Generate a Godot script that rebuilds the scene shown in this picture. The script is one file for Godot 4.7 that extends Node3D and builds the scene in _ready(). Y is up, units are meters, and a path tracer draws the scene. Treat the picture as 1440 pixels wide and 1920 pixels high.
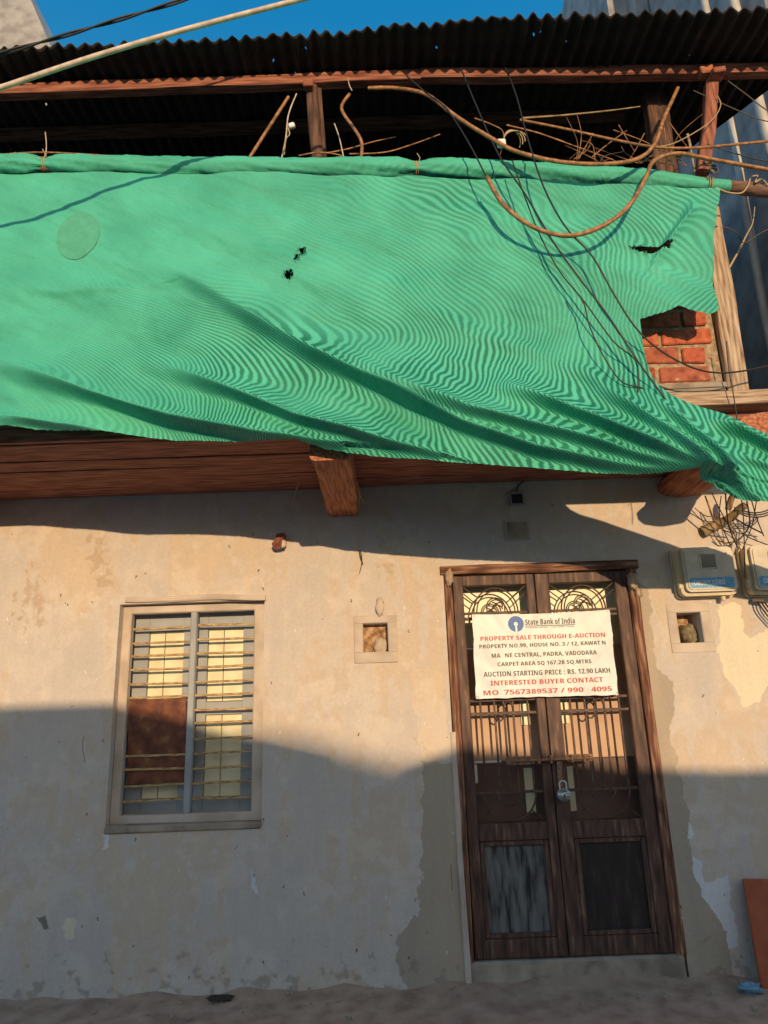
extends Node3D
# An old house front: ground-floor plaster wall, jettied balcony behind a green shade net, tin roof above.
# Metres; the wall face is z = 0, the street lies towards +z, the ground is y = 0.

var M := {}
var used := {}
var rng := RandomNumberGenerator.new()
var noise := FastNoiseLite.new()

func _ready():
	rng.seed = 77
	noise.seed = 5
	noise.frequency = 1.0
	noise.fractal_octaves = 3
	setup_camera_sky_sun()
	make_materials()
	build_ground()
	build_opposite_side()
	build_house()
	build_neighbours()
	build_net()
	build_sign()
	build_meters()
	build_cables()
	build_small_things()

func setup_camera_sky_sun():
	var cam := Camera3D.new()
	cam.name = "camera"
	var th := deg_to_rad(15.6)
	var ro := deg_to_rad(1.97)
	var up0 := Vector3(0, cos(th), sin(th))
	var rt := Vector3.RIGHT * cos(ro) - up0 * sin(ro)
	var upv := Vector3.RIGHT * sin(ro) + up0 * cos(ro)
	cam.transform = Transform3D(Basis(rt, upv, Vector3(0, -sin(th), cos(th))), Vector3(0, 1.46, 4.23))
	cam.fov = 72.88
	cam.far = 400.0
	add_child(cam)
	cam.current = true
	var env := Environment.new()
	env.background_mode = Environment.BG_SKY
	var sky := Sky.new()
	var sm := ProceduralSkyMaterial.new()
	sm.sky_top_color = lin(0.0, 0.20, 0.47)
	sm.sky_horizon_color = lin(0.95, 1.42, 1.72)
	sm.sky_curve = 0.2
	sm.ground_bottom_color = lin(0.10, 0.08, 0.07)
	sm.ground_horizon_color = lin(0.20, 0.18, 0.16)
	sm.sun_angle_max = 80.0
	sm.sun_curve = 0.42
	sky.sky_material = sm
	env.sky = sky
	env.tonemap_mode = Environment.TONE_MAPPER_LINEAR
	env.tonemap_exposure = 1.0
	env.sdfgi_enabled = true
	env.ssao_enabled = true
	env.ssil_enabled = true
	var we := WorldEnvironment.new()
	we.name = "environment"
	we.environment = env
	add_child(we)
	var sun := DirectionalLight3D.new()
	sun.name = "sun"
	sun.light_color = lin(1.0, 0.70, 0.395)
	sun.light_energy = 1.2
	sun.light_angular_distance = 0.5
	sun.shadow_enabled = true
	add_child(sun)
	sun.look_at_from_position(Vector3(0.176, 0.175, 1.0), Vector3.ZERO)

# ---------------------------------------------------------------- helpers

func lin(r: float, g: float, b: float) -> Color:
	return Color(r, g, b).linear_to_srgb()

func numbered(n: String) -> String:
	if not used.has(n):
		used[n] = 0
		return n
	used[n] += 1
	return "%s_%03d" % [n, used[n]]

func wpos(n) -> Vector3:
	var p := Vector3.ZERO
	while n != null and n != self:
		p += n.position
		n = n.get_parent()
	return p

func tag(o, label: String, category: String, group := ""):
	o.set_meta("label", label)
	o.set_meta("category", category)
	if group != "":
		o.set_meta("group", group)

func thing(called: String, label: String, category: String, at := Vector3.ZERO, group := "") -> Node3D:
	var o := Node3D.new()
	o.name = numbered(called)
	add_child(o)
	o.position = at
	tag(o, label, category, group)
	return o

# a mesh whose vertices are in world metres, hung under parent
func part(parent, called: String, mesh: Mesh, m: Material, at := Vector3.ZERO, basis_ := Basis()) -> MeshInstance3D:
	var o := MeshInstance3D.new()
	o.name = called
	o.mesh = mesh
	o.material_override = m
	o.cast_shadow = GeometryInstance3D.SHADOW_CASTING_SETTING_ON
	o.transform = Transform3D(basis_, at - wpos(parent))
	parent.add_child(o, true)
	return o

# a top-level thing that is one mesh; vertices in world metres are moved to be relative to at
func single(called: String, label: String, category: String, mesh: Mesh, m: Material, at := Vector3.ZERO, group := "") -> MeshInstance3D:
	var o := MeshInstance3D.new()
	o.name = numbered(called)
	o.mesh = mesh
	o.material_override = m
	add_child(o)
	o.position = at
	tag(o, label, category, group)
	return o

func structure(called: String, mesh: Mesh, m: Material) -> MeshInstance3D:
	var o := MeshInstance3D.new()
	o.name = numbered(called)
	o.mesh = mesh
	o.material_override = m
	o.set_meta("kind", "structure")
	add_child(o)
	return o

func new_st() -> SurfaceTool:
	var st := SurfaceTool.new()
	st.begin(Mesh.PRIMITIVE_TRIANGLES)
	st.set_smooth_group(-1)
	return st

func tri_out(st: SurfaceTool, a: Vector3, b: Vector3, c: Vector3, mid: Vector3):
	var n := (a - c).cross(a - b)
	if n.dot((a + b + c) / 3.0 - mid) < 0.0:
		var t := b
		b = c
		c = t
	st.add_vertex(a)
	st.add_vertex(b)
	st.add_vertex(c)

func quad_out(st, a, b, c, d, mid):
	tri_out(st, a, b, c, mid)
	tri_out(st, a, c, d, mid)

func done(st: SurfaceTool) -> ArrayMesh:
	st.generate_normals()
	return st.commit()

# box with chamfered edges; jit moves its corners a little
func add_box(st: SurfaceTool, c: Vector3, size: Vector3, b := 0.004, jit := 0.0, bas := Basis()):
	var h := size * 0.5
	b = minf(b, minf(h.x, minf(h.y, h.z)) * 0.45)
	var v := {}
	for sx in [-1, 1]:
		for sy in [-1, 1]:
			for sz in [-1, 1]:
				var j := Vector3(rng.randf_range(-jit, jit), rng.randf_range(-jit, jit), rng.randf_range(-jit, jit))
				var k = (sx + 1) * 2 + (sy + 1) + (sz + 1) / 2
				v[k * 3] = c + bas * (Vector3(sx * h.x, sy * (h.y - b), sz * (h.z - b)) + j)
				v[k * 3 + 1] = c + bas * (Vector3(sx * (h.x - b), sy * h.y, sz * (h.z - b)) + j)
				v[k * 3 + 2] = c + bas * (Vector3(sx * (h.x - b), sy * (h.y - b), sz * h.z) + j)
	for s in [0, 1]:
		var i4 = s * 4
		quad_out(st, v[(i4) * 3], v[(i4 + 1) * 3], v[(i4 + 3) * 3], v[(i4 + 2) * 3], c)
		var i2 = s * 2
		quad_out(st, v[(i2) * 3 + 1], v[(i2 + 1) * 3 + 1], v[(i2 + 5) * 3 + 1], v[(i2 + 4) * 3 + 1], c)
		quad_out(st, v[(s) * 3 + 2], v[(s + 2) * 3 + 2], v[(s + 6) * 3 + 2], v[(s + 4) * 3 + 2], c)
	for p in [0, 1]:
		for q in [0, 1]:
			var e = p * 4 + q * 2
			quad_out(st, v[e * 3], v[(e + 1) * 3], v[(e + 1) * 3 + 1], v[e * 3 + 1], c)
			e = p * 4 + q
			quad_out(st, v[e * 3], v[(e + 2) * 3], v[(e + 2) * 3 + 2], v[e * 3 + 2], c)
			e = p * 2 + q
			quad_out(st, v[e * 3 + 1], v[(e + 4) * 3 + 1], v[(e + 4) * 3 + 2], v[e * 3 + 2], c)
	for k in 8:
		tri_out(st, v[k * 3], v[k * 3 + 1], v[k * 3 + 2], c)

func box(size: Vector3, b := 0.004, jit := 0.0) -> ArrayMesh:
	var st := new_st()
	add_box(st, Vector3.ZERO, size, b, jit)
	return done(st)

# box given by two corners, as a part in world metres
func span(parent, called: String, a: Vector3, b: Vector3, m: Material, bev := 0.004, jit := 0.0) -> MeshInstance3D:
	return part(parent, called, box((b - a).abs(), bev, jit), m, (a + b) * 0.5)

# hewn timber from a to b: w across, h along 'upv', uneven like hand-cut wood
func timber(a: Vector3, b: Vector3, w: float, h: float, rough := 0.004, round_ := 0.25, upv := Vector3.UP, taper := 1.0) -> ArrayMesh:
	var st := new_st()
	var ax := (b - a).normalized()
	if absf(ax.dot(upv)) > 0.9:
		upv = Vector3.BACK
	var sx := ax.cross(upv).normalized()
	var sy := sx.cross(ax).normalized()
	var n := maxi(3, int((b - a).length() / 0.07))
	var ring := []
	var sd := rng.randf() * 100.0
	var c := round_ * 0.5
	var prof := [Vector2(-0.5, -0.5 + c), Vector2(-0.5 + c * 0.3, -0.5 + c * 0.3), Vector2(-0.5 + c, -0.5), Vector2(0, -0.5), Vector2(0.5 - c, -0.5), Vector2(0.5 - c * 0.3, -0.5 + c * 0.3), Vector2(0.5, -0.5 + c), Vector2(0.5, 0), Vector2(0.5, 0.5 - c), Vector2(0.5 - c * 0.3, 0.5 - c * 0.3), Vector2(0.5 - c, 0.5), Vector2(0, 0.5), Vector2(-0.5 + c, 0.5), Vector2(-0.5 + c * 0.3, 0.5 - c * 0.3), Vector2(-0.5, 0.5 - c), Vector2(-0.5, 0)]
	for i in n + 1:
		var t := float(i) / n
		var p := a.lerp(b, t)
		var bow := Vector2(noise.get_noise_2d(sd, t * 1.3), noise.get_noise_2d(sd + 40, t * 1.3)) * rough * 2.0
		var r := []
		var k := lerpf(1.0, taper, t)
		for j in prof.size():
			var q: Vector2 = prof[j]
			var d := noise.get_noise_3d(sd + j * 0.7, t * (b - a).length() * 1.1, 3.0) * rough
			var off := Vector2(q.x * w * k, q.y * h * k) + q.normalized() * d + bow
			r.append(p + sx * off.x + sy * off.y)
		ring.append(r)
	var m := prof.size()
	for i in n:
		var mid := a.lerp(b, (i + 0.5) / n)
		for j in m:
			var j2 := (j + 1) % m
			quad_out(st, ring[i][j], ring[i + 1][j], ring[i + 1][j2], ring[i][j2], mid)
	for j in m:
		tri_out(st, a, ring[0][j], ring[0][(j + 1) % m], (a + b) * 0.5)
		tri_out(st, b, ring[n][j], ring[n][(j + 1) % m], (a + b) * 0.5)
	return done(st)

func smooth_path(pts: Array, per := 8) -> PackedVector3Array:
	var out := PackedVector3Array()
	for i in pts.size() - 1:
		var p0: Vector3 = pts[maxi(i - 1, 0)]
		var p1: Vector3 = pts[i]
		var p2: Vector3 = pts[i + 1]
		var p3: Vector3 = pts[mini(i + 2, pts.size() - 1)]
		for k in per:
			out.append(p1.cubic_interpolate(p2, p0, p3, float(k) / per))
	out.append(pts[-1])
	return out

# round tube along a path, radius may taper
func tube(path, r: float, sides := 8, r_end := -1.0, lump := 0.0) -> ArrayMesh:
	if r_end < 0.0:
		r_end = r
	var n: int = path.size()
	var vs := PackedVector3Array()
	var ns := PackedVector3Array()
	var ix := PackedInt32Array()
	var prev := Vector3.ZERO
	for i in n:
		var t: Vector3 = (path[mini(i + 1, n - 1)] - path[maxi(i - 1, 0)]).normalized()
		if i == 0:
			prev = t.cross(Vector3.UP if absf(t.y) < 0.9 else Vector3.RIGHT).normalized()
		else:
			prev = (prev - t * prev.dot(t)).normalized()
		var q := t.cross(prev)
		var rr := lerpf(r, r_end, float(i) / maxi(n - 1, 1))
		for s in sides:
			var an := TAU * s / sides
			var d := prev * cos(an) + q * sin(an)
			var l := 1.0 + (noise.get_noise_3dv(path[i] * 9.0 + d) * lump if lump > 0.0 else 0.0)
			vs.append(path[i] + d * rr * l)
			ns.append(d)
	for i in n - 1:
		for s in sides:
			var a := i * sides + s
			var b := i * sides + (s + 1) % sides
			ix.append_array([a, a + sides, b, b, a + sides, b + sides])
	var c0 := vs.size()
	vs.append(path[0])
	ns.append((path[0] - path[1]).normalized())
	vs.append(path[n - 1])
	ns.append((path[n - 1] - path[n - 2]).normalized())
	for s in sides:
		ix.append_array([c0, s, (s + 1) % sides, c0 + 1, (n - 1) * sides + (s + 1) % sides, (n - 1) * sides + s])
	return arrays(vs, ns, ix)

func arrays(vs, ns, ix, uv = null) -> ArrayMesh:
	var a := []
	a.resize(Mesh.ARRAY_MAX)
	a[Mesh.ARRAY_VERTEX] = vs
	a[Mesh.ARRAY_NORMAL] = ns
	if uv != null:
		a[Mesh.ARRAY_TEX_UV] = uv
	a[Mesh.ARRAY_INDEX] = ix
	var m := ArrayMesh.new()
	m.add_surface_from_arrays(Mesh.PRIMITIVE_TRIANGLES, a)
	return m

func shifted(pts, by: Vector3) -> PackedVector3Array:
	var out := PackedVector3Array()
	for p in pts:
		out.append(p - by)
	return out

# a rounded lump (stone, plaster clod)
func lump(size: Vector3, sd: float, rough := 0.35) -> ArrayMesh:
	var sp := SphereMesh.new()
	sp.radius = 0.5
	sp.height = 1.0
	sp.radial_segments = 14
	sp.rings = 8
	var arr := sp.get_mesh_arrays()
	var vs: PackedVector3Array = arr[Mesh.ARRAY_VERTEX]
	var st := SurfaceTool.new()
	st.begin(Mesh.PRIMITIVE_TRIANGLES)
	st.set_smooth_group(0)
	for i in arr[Mesh.ARRAY_INDEX]:
		var v := vs[i]
		v *= 1.0 + noise.get_noise_3dv(v * 2.6 + Vector3.ONE * sd) * rough
		st.add_vertex(v * size)
	return done(st)

# polygon in the xy plane pushed from z0 to z1
func prism(poly: PackedVector2Array, z0: float, z1: float) -> ArrayMesh:
	var st := new_st()
	var c := Vector2.ZERO
	for p in poly:
		c += p / poly.size()
	var ids := Geometry2D.triangulate_polygon(poly)
	var mid := Vector3(c.x, c.y, (z0 + z1) * 0.5)
	for z in [z0, z1]:
		for i in range(0, ids.size(), 3):
			var t := []
			for k in 3:
				t.append(Vector3(poly[ids[i + k]].x, poly[ids[i + k]].y, z))
			tri_out(st, t[0], t[1], t[2], Vector3(t[0].x, t[0].y, mid.z))
	var cw := Geometry2D.is_polygon_clockwise(poly)
	for i in poly.size():
		var a := poly[i]
		var b := poly[(i + 1) % poly.size()]
		var nrm := Vector2(b.y - a.y, a.x - b.x) * (-1.0 if cw else 1.0)
		var m2 := (a + b) * 0.5 - nrm
		quad_out(st, Vector3(a.x, a.y, z0), Vector3(b.x, b.y, z0), Vector3(b.x, b.y, z1), Vector3(a.x, a.y, z1), Vector3(m2.x, m2.y, mid.z))
	return done(st)

func rounded_rect(w: float, h: float, r: float, seg := 5) -> PackedVector2Array:
	var out := PackedVector2Array()
	var cs := [Vector2(w / 2 - r, h / 2 - r), Vector2(-w / 2 + r, h / 2 - r), Vector2(-w / 2 + r, -h / 2 + r), Vector2(w / 2 - r, -h / 2 + r)]
	for k in 4:
		for s in seg + 1:
			var an := PI / 2 * (k + float(s) / seg)
			out.append(cs[k] + Vector2(cos(an), sin(an)) * r)
	return out

func lettering(s: String, x0: float, x1: float, y0: float, y1: float, z: float, bend: Callable, bold := false) -> ArrayMesh:
	var tm := TextMesh.new()
	var f := SystemFont.new()
	f.font_names = PackedStringArray(["Droid Sans"])
	if bold:
		f.font_weight = 700
	tm.font = f
	tm.font_size = 48
	tm.pixel_size = 0.01
	tm.depth = 0.0
	tm.text = s
	var arr := tm.get_mesh_arrays()
	var vs: PackedVector3Array = arr[Mesh.ARRAY_VERTEX]
	var lo := Vector3(1e9, 1e9, 0)
	var hi := Vector3(-1e9, -1e9, 0)
	for v in vs:
		lo = lo.min(v)
		hi = hi.max(v)
	var ns := PackedVector3Array()
	for i in vs.size():
		var v := vs[i]
		var x := lerpf(x0, x1, (v.x - lo.x) / (hi.x - lo.x))
		var y := lerpf(y0, y1, (v.y - lo.y) / (hi.y - lo.y))
		vs[i] = Vector3(x, y, z + bend.call(x, y))
		ns.append(Vector3.BACK)
	return arrays(vs, ns, arr[Mesh.ARRAY_INDEX])

# ---------------------------------------------------------------- materials

func noise_image(w: int, h: int, freq: float, sd: int, octaves := 4, stretch := Vector2.ONE, cols := []) -> Image:
	var n := FastNoiseLite.new()
	n.seed = sd
	n.frequency = freq
	n.fractal_octaves = octaves
	n.noise_type = FastNoiseLite.TYPE_SIMPLEX_SMOOTH
	var src := n.get_seamless_image(maxi(16, int(w * stretch.x)), maxi(16, int(h * stretch.y)), false, false, 0.12)
	src.resize(w, h, Image.INTERPOLATE_CUBIC)
	if cols.is_empty():
		return src
	var g := Gradient.new()
	var offs := PackedFloat32Array()
	var cc := PackedColorArray()
	for c in cols:
		offs.append(c[0])
		cc.append(c[1])
	g.offsets = offs
	g.colors = cc
	var lut := []
	for i in 256:
		var c := g.sample(i / 255.0)
		lut.append([c.r8, c.g8, c.b8])
	var d := src.get_data()
	var out := PackedByteArray()
	out.resize(w * h * 3)
	for i in w * h:
		var l = lut[d[i]]
		out[i * 3] = l[0]
		out[i * 3 + 1] = l[1]
		out[i * 3 + 2] = l[2]
	return Image.create_from_data(w, h, false, Image.FORMAT_RGB8, out)

func tex(img: Image) -> ImageTexture:
	return ImageTexture.create_from_image(img)

func plain(c: Color, rough := 0.7, metal := 0.0) -> StandardMaterial3D:
	var m := StandardMaterial3D.new()
	m.albedo_color = c
	m.roughness = rough
	m.metallic = metal
	return m

# mottled material laid on by three planes; scale in repeats per metre for each axis
func mottled(t: Texture2D, scale: Vector3, rough := 0.8, bump: Texture2D = null, bump_cm := 0.1, metal := 0.0, world := true) -> StandardMaterial3D:
	var m := StandardMaterial3D.new()
	m.albedo_texture = t
	m.uv1_triplanar = true
	m.uv1_world_triplanar = world
	m.uv1_scale = scale
	m.roughness = rough
	m.metallic = metal
	if bump != null:
		m.heightmap_enabled = true
		m.heightmap_texture = bump
		m.heightmap_scale = bump_cm
	return m

func make_materials():
	var g1 := tex(noise_image(256, 256, 0.03, 11))
	# timbers: long grain, one scale for each direction of growth
	var wood_kinds := {
		"wood": [lin(0.035, 0.017, 0.011), lin(0.10, 0.05, 0.032), lin(0.18, 0.09, 0.055)],
		"red_wood": [lin(0.13, 0.042, 0.026), lin(0.30, 0.105, 0.062), lin(0.42, 0.19, 0.115)],
		"frame_wood": [lin(0.06, 0.024, 0.015), lin(0.18, 0.075, 0.042), lin(0.40, 0.24, 0.15)],
		"pale_wood": [lin(0.16, 0.09, 0.05), lin(0.42, 0.30, 0.20), lin(0.60, 0.47, 0.34)],
		"orange_wood": [lin(0.20, 0.06, 0.028), lin(0.42, 0.145, 0.068), lin(0.55, 0.23, 0.11)]}
	var sd := 20
	for k in wood_kinds:
		var c = wood_kinds[k]
		sd += 1
		var t := tex(noise_image(512, 512, 0.02, sd, 5, Vector2.ONE, [[0.15, c[0]], [0.5, c[1]], [0.85, c[2]]]))
		M[k + "_x"] = mottled(t, Vector3(0.35, 4.0, 4.0), 0.85, g1, 0.25)
		M[k + "_y"] = mottled(t, Vector3(4.0, 0.35, 4.0), 0.85, g1, 0.25)
		M[k + "_z"] = mottled(t, Vector3(4.0, 4.0, 0.35), 0.85, g1, 0.25)
	var bt := []
	for k in 4:
		var base: Vector3 = [Vector3(0.50, 0.12, 0.055), Vector3(0.44, 0.10, 0.05), Vector3(0.54, 0.15, 0.065), Vector3(0.36, 0.10, 0.055)][k]
		var t := tex(noise_image(256, 256, 0.02, 40 + k, 5, Vector2.ONE, [[0.1, lin(base.x * 0.55, base.y * 0.5, base.z * 0.5)], [0.45, lin(base.x, base.y, base.z)], [0.8, lin(base.x * 1.2, base.y * 1.3, base.z * 1.35)], [0.95, lin(0.50, 0.34, 0.22)]]))
		bt.append(mottled(t, Vector3.ONE * 2.7, 0.9, g1, 0.3))
	M.bricks = bt
	M.mortar = mottled(tex(noise_image(256, 256, 0.03, 50, 4, Vector2.ONE, [[0.2, lin(0.26, 0.18, 0.11)], [0.8, lin(0.46, 0.36, 0.24)]])), Vector3.ONE * 3.0, 0.95, g1, 0.4)
	M.plaster = mottled(tex(noise_image(512, 512, 0.008, 51, 5, Vector2.ONE, [[0.2, lin(0.46, 0.38, 0.31)], [0.5, lin(0.56, 0.47, 0.39)], [0.8, lin(0.62, 0.53, 0.44)]])), Vector3.ONE * 0.8, 0.9, g1, 0.12)
	M.raw_plaster = mottled(tex(noise_image(512, 512, 0.01, 52, 5, Vector2.ONE, [[0.2, lin(0.22, 0.18, 0.14)], [0.5, lin(0.34, 0.28, 0.215)], [0.8, lin(0.44, 0.36, 0.28)]])), Vector3.ONE * 0.9, 0.95, g1, 0.25)
	M.concrete = mottled(tex(noise_image(512, 512, 0.012, 53, 5, Vector2.ONE, [[0.2, lin(0.26, 0.25, 0.24)], [0.5, lin(0.34, 0.33, 0.32)], [0.8, lin(0.40, 0.39, 0.375)]])), Vector3.ONE * 0.6, 0.9, g1, 0.2)
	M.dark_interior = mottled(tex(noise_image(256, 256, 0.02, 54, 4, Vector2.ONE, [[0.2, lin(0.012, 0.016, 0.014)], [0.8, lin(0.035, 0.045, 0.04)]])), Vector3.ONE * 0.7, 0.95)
	M.roof_sheet = mottled(tex(noise_image(512, 512, 0.012, 55, 5, Vector2.ONE, [[0.2, lin(0.016, 0.012, 0.011)], [0.5, lin(0.026, 0.020, 0.017)], [0.72, lin(0.036, 0.024, 0.018)], [0.92, lin(0.07, 0.042, 0.028)]])), Vector3.ONE * 0.9, 0.9, g1, 0.1)
	M.door_paint = mottled(tex(noise_image(512, 512, 0.015, 56, 5, Vector2.ONE, [[0.2, lin(0.038, 0.018, 0.014)], [0.5, lin(0.085, 0.040, 0.028)], [0.72, lin(0.12, 0.060, 0.040)], [0.88, lin(0.21, 0.125, 0.085)]])), Vector3(3.0, 0.5, 3.0), 0.62, g1, 0.06)
	M.door_iron = mottled(tex(noise_image(256, 256, 0.02, 57, 4, Vector2.ONE, [[0.2, lin(0.045, 0.024, 0.018)], [0.6, lin(0.10, 0.052, 0.036)], [0.9, lin(0.17, 0.09, 0.055)]])), Vector3.ONE * 3.0, 0.6)
	M.door_panel_dark = mottled(tex(noise_image(512, 512, 0.012, 58, 5, Vector2.ONE, [[0.2, lin(0.012, 0.008, 0.008)], [0.6, lin(0.024, 0.015, 0.014)], [0.9, lin(0.05, 0.034, 0.03)]])), Vector3(3.0, 0.6, 3.0), 0.55)
	M.door_panel_grey = mottled(tex(noise_image(512, 512, 0.02, 59, 5, Vector2.ONE, [[0.20, lin(0.018, 0.013, 0.012)], [0.34, lin(0.06, 0.055, 0.052)], [0.48, lin(0.11, 0.11, 0.105)], [0.8, lin(0.17, 0.172, 0.165)]])), Vector3(2.0, 0.34, 2.0), 0.8, g1, 0.1)
	M.inner_tan = mottled(tex(noise_image(256, 256, 0.01, 60, 4, Vector2.ONE, [[0.2, lin(0.46, 0.28, 0.18)], [0.8, lin(0.58, 0.37, 0.24)]])), Vector3.ONE * 0.8, 0.55)
	M.inner_brown = mottled(tex(noise_image(256, 256, 0.01, 61, 4, Vector2.ONE, [[0.2, lin(0.12, 0.065, 0.05)], [0.8, lin(0.17, 0.10, 0.075)]])), Vector3.ONE * 0.8, 0.6)
	M.cream_pane = mottled(tex(noise_image(256, 256, 0.012, 62, 4, Vector2.ONE, [[0.2, lin(0.70, 0.64, 0.42)], [0.8, lin(0.84, 0.80, 0.55)]])), Vector3.ONE * 1.5, 0.4)
	M.shutter_blue = mottled(tex(noise_image(256, 256, 0.012, 63, 4, Vector2.ONE, [[0.2, lin(0.30, 0.32, 0.33)], [0.8, lin(0.38, 0.40, 0.41)]])), Vector3.ONE * 1.2, 0.6)
	M.red_board = mottled(tex(noise_image(512, 512, 0.014, 64, 5, Vector2.ONE, [[0.2, lin(0.10, 0.032, 0.018)], [0.5, lin(0.17, 0.055, 0.028)], [0.75, lin(0.23, 0.085, 0.035)], [0.93, lin(0.26, 0.16, 0.08)]])), Vector3(1.3, 1.3, 1.3), 0.75)
	M.bar_iron = mottled(tex(noise_image(256, 256, 0.03, 65, 4, Vector2.ONE, [[0.2, lin(0.20, 0.12, 0.05)], [0.55, lin(0.45, 0.29, 0.12)], [0.85, lin(0.56, 0.42, 0.22)]])), Vector3(2.0, 8.0, 8.0), 0.6)
	M.cable_orange = mottled(tex(noise_image(256, 256, 0.02, 66, 4, Vector2.ONE, [[0.2, lin(0.16, 0.075, 0.03)], [0.55, lin(0.37, 0.17, 0.06)], [0.85, lin(0.50, 0.27, 0.12)]])), Vector3.ONE * 4.0, 0.6)
	M.cable_black = plain(lin(0.018, 0.016, 0.016), 0.5)
	M.cable_grey = plain(lin(0.11, 0.085, 0.065), 0.6)
	M.cable_white = mottled(tex(noise_image(256, 256, 0.02, 67, 3, Vector2.ONE, [[0.2, lin(0.46, 0.36, 0.26)], [0.8, lin(0.70, 0.60, 0.48)]])), Vector3.ONE * 3.0, 0.5)
	M.bamboo = mottled(tex(noise_image(256, 256, 0.02, 68, 4, Vector2.ONE, [[0.2, lin(0.20, 0.13, 0.06)], [0.8, lin(0.48, 0.37, 0.22)]])), Vector3.ONE * 2.5, 0.7)
	M.pole_wood = mottled(tex(noise_image(256, 256, 0.02, 69, 4, Vector2.ONE, [[0.2, lin(0.10, 0.05, 0.035)], [0.8, lin(0.32, 0.20, 0.14)]])), Vector3(0.8, 5, 5), 0.85, g1, 0.3)
	M.pipe_white = mottled(tex(noise_image(256, 256, 0.02, 70, 4, Vector2.ONE, [[0.2, lin(0.42, 0.38, 0.32)], [0.8, lin(0.66, 0.62, 0.56)]])), Vector3(3, 0.6, 3), 0.5)
	M.meter_case = mottled(tex(noise_image(256, 256, 0.02, 71, 4, Vector2.ONE, [[0.2, lin(0.52, 0.43, 0.27)], [0.8, lin(0.64, 0.54, 0.36)]])), Vector3.ONE * 2.0, 0.45)
	M.meter_lid = mottled(tex(noise_image(256, 256, 0.02, 72, 4, Vector2.ONE, [[0.2, lin(0.50, 0.44, 0.33)], [0.8, lin(0.60, 0.54, 0.42)]])), Vector3.ONE * 2.0, 0.4)
	M.meter_glass = plain(lin(0.06, 0.08, 0.075), 0.15)
	M.meter_blue = mottled(tex(noise_image(256, 256, 0.03, 73, 4, Vector2.ONE, [[0.2, lin(0.08, 0.30, 0.52)], [0.7, lin(0.12, 0.38, 0.60)], [0.95, lin(0.40, 0.55, 0.62)]])), Vector3.ONE * 4.0, 0.5)
	M.white_print = plain(lin(0.80, 0.80, 0.78), 0.6)
	M.sign_sheet = mottled(tex(noise_image(256, 256, 0.01, 74, 4, Vector2.ONE, [[0.2, lin(0.66, 0.70, 0.70)], [0.8, lin(0.73, 0.77, 0.78)]])), Vector3.ONE * 1.2, 0.45)
	M.sign_red = plain(lin(0.48, 0.02, 0.025), 0.5)
	M.sign_black = plain(lin(0.035, 0.03, 0.03), 0.5)
	M.sign_blue = plain(lin(0.02, 0.12, 0.42), 0.5)
	M.steel = plain(lin(0.66, 0.65, 0.62), 0.35, 0.5)
	M.rusty_bolt = mottled(tex(noise_image(256, 256, 0.03, 75, 4, Vector2.ONE, [[0.2, lin(0.17, 0.085, 0.045)], [0.8, lin(0.38, 0.21, 0.12)]])), Vector3.ONE * 5.0, 0.7)
	M.terracotta = mottled(tex(noise_image(256, 256, 0.02, 76, 4, Vector2.ONE, [[0.2, lin(0.34, 0.075, 0.03)], [0.8, lin(0.44, 0.11, 0.045)]])), Vector3.ONE * 1.5, 0.8)
	M.blue_plastic = plain(lin(0.16, 0.30, 0.42), 0.4)
	M.dry_leaf = plain(lin(0.05, 0.038, 0.028), 0.9)
	M.stone = mottled(tex(noise_image(256, 256, 0.03, 77, 5, Vector2.ONE, [[0.2, lin(0.12, 0.10, 0.06)], [0.8, lin(0.34, 0.28, 0.17)]])), Vector3.ONE * 4.0, 0.95, g1, 0.4)
	M.niche_back = mottled(tex(noise_image(256, 256, 0.02, 78, 5, Vector2.ONE, [[0.2, lin(0.20, 0.10, 0.05)], [0.5, lin(0.40, 0.24, 0.13)], [0.8, lin(0.58, 0.42, 0.28)]])), Vector3.ONE * 3.0, 0.95, g1, 0.4)
	M.ground = mottled(tex(noise_image(1024, 1024, 0.010, 79, 6, Vector2.ONE, [[0.15, lin(0.34, 0.22, 0.155)], [0.45, lin(0.44, 0.30, 0.215)], [0.7, lin(0.49, 0.34, 0.245)], [0.9, lin(0.54, 0.39, 0.29)]])), Vector3.ONE * 0.6, 0.95)
	M.wire_tie = plain(lin(0.45, 0.32, 0.16), 0.6)
	M.wall = wall_material()

# ---- the painted ground-floor wall: flat colour, stains, patches where plaster lies bare, chips

const WX0 := -3.4
const WX1 := 3.4
const WH := 2.95

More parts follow.
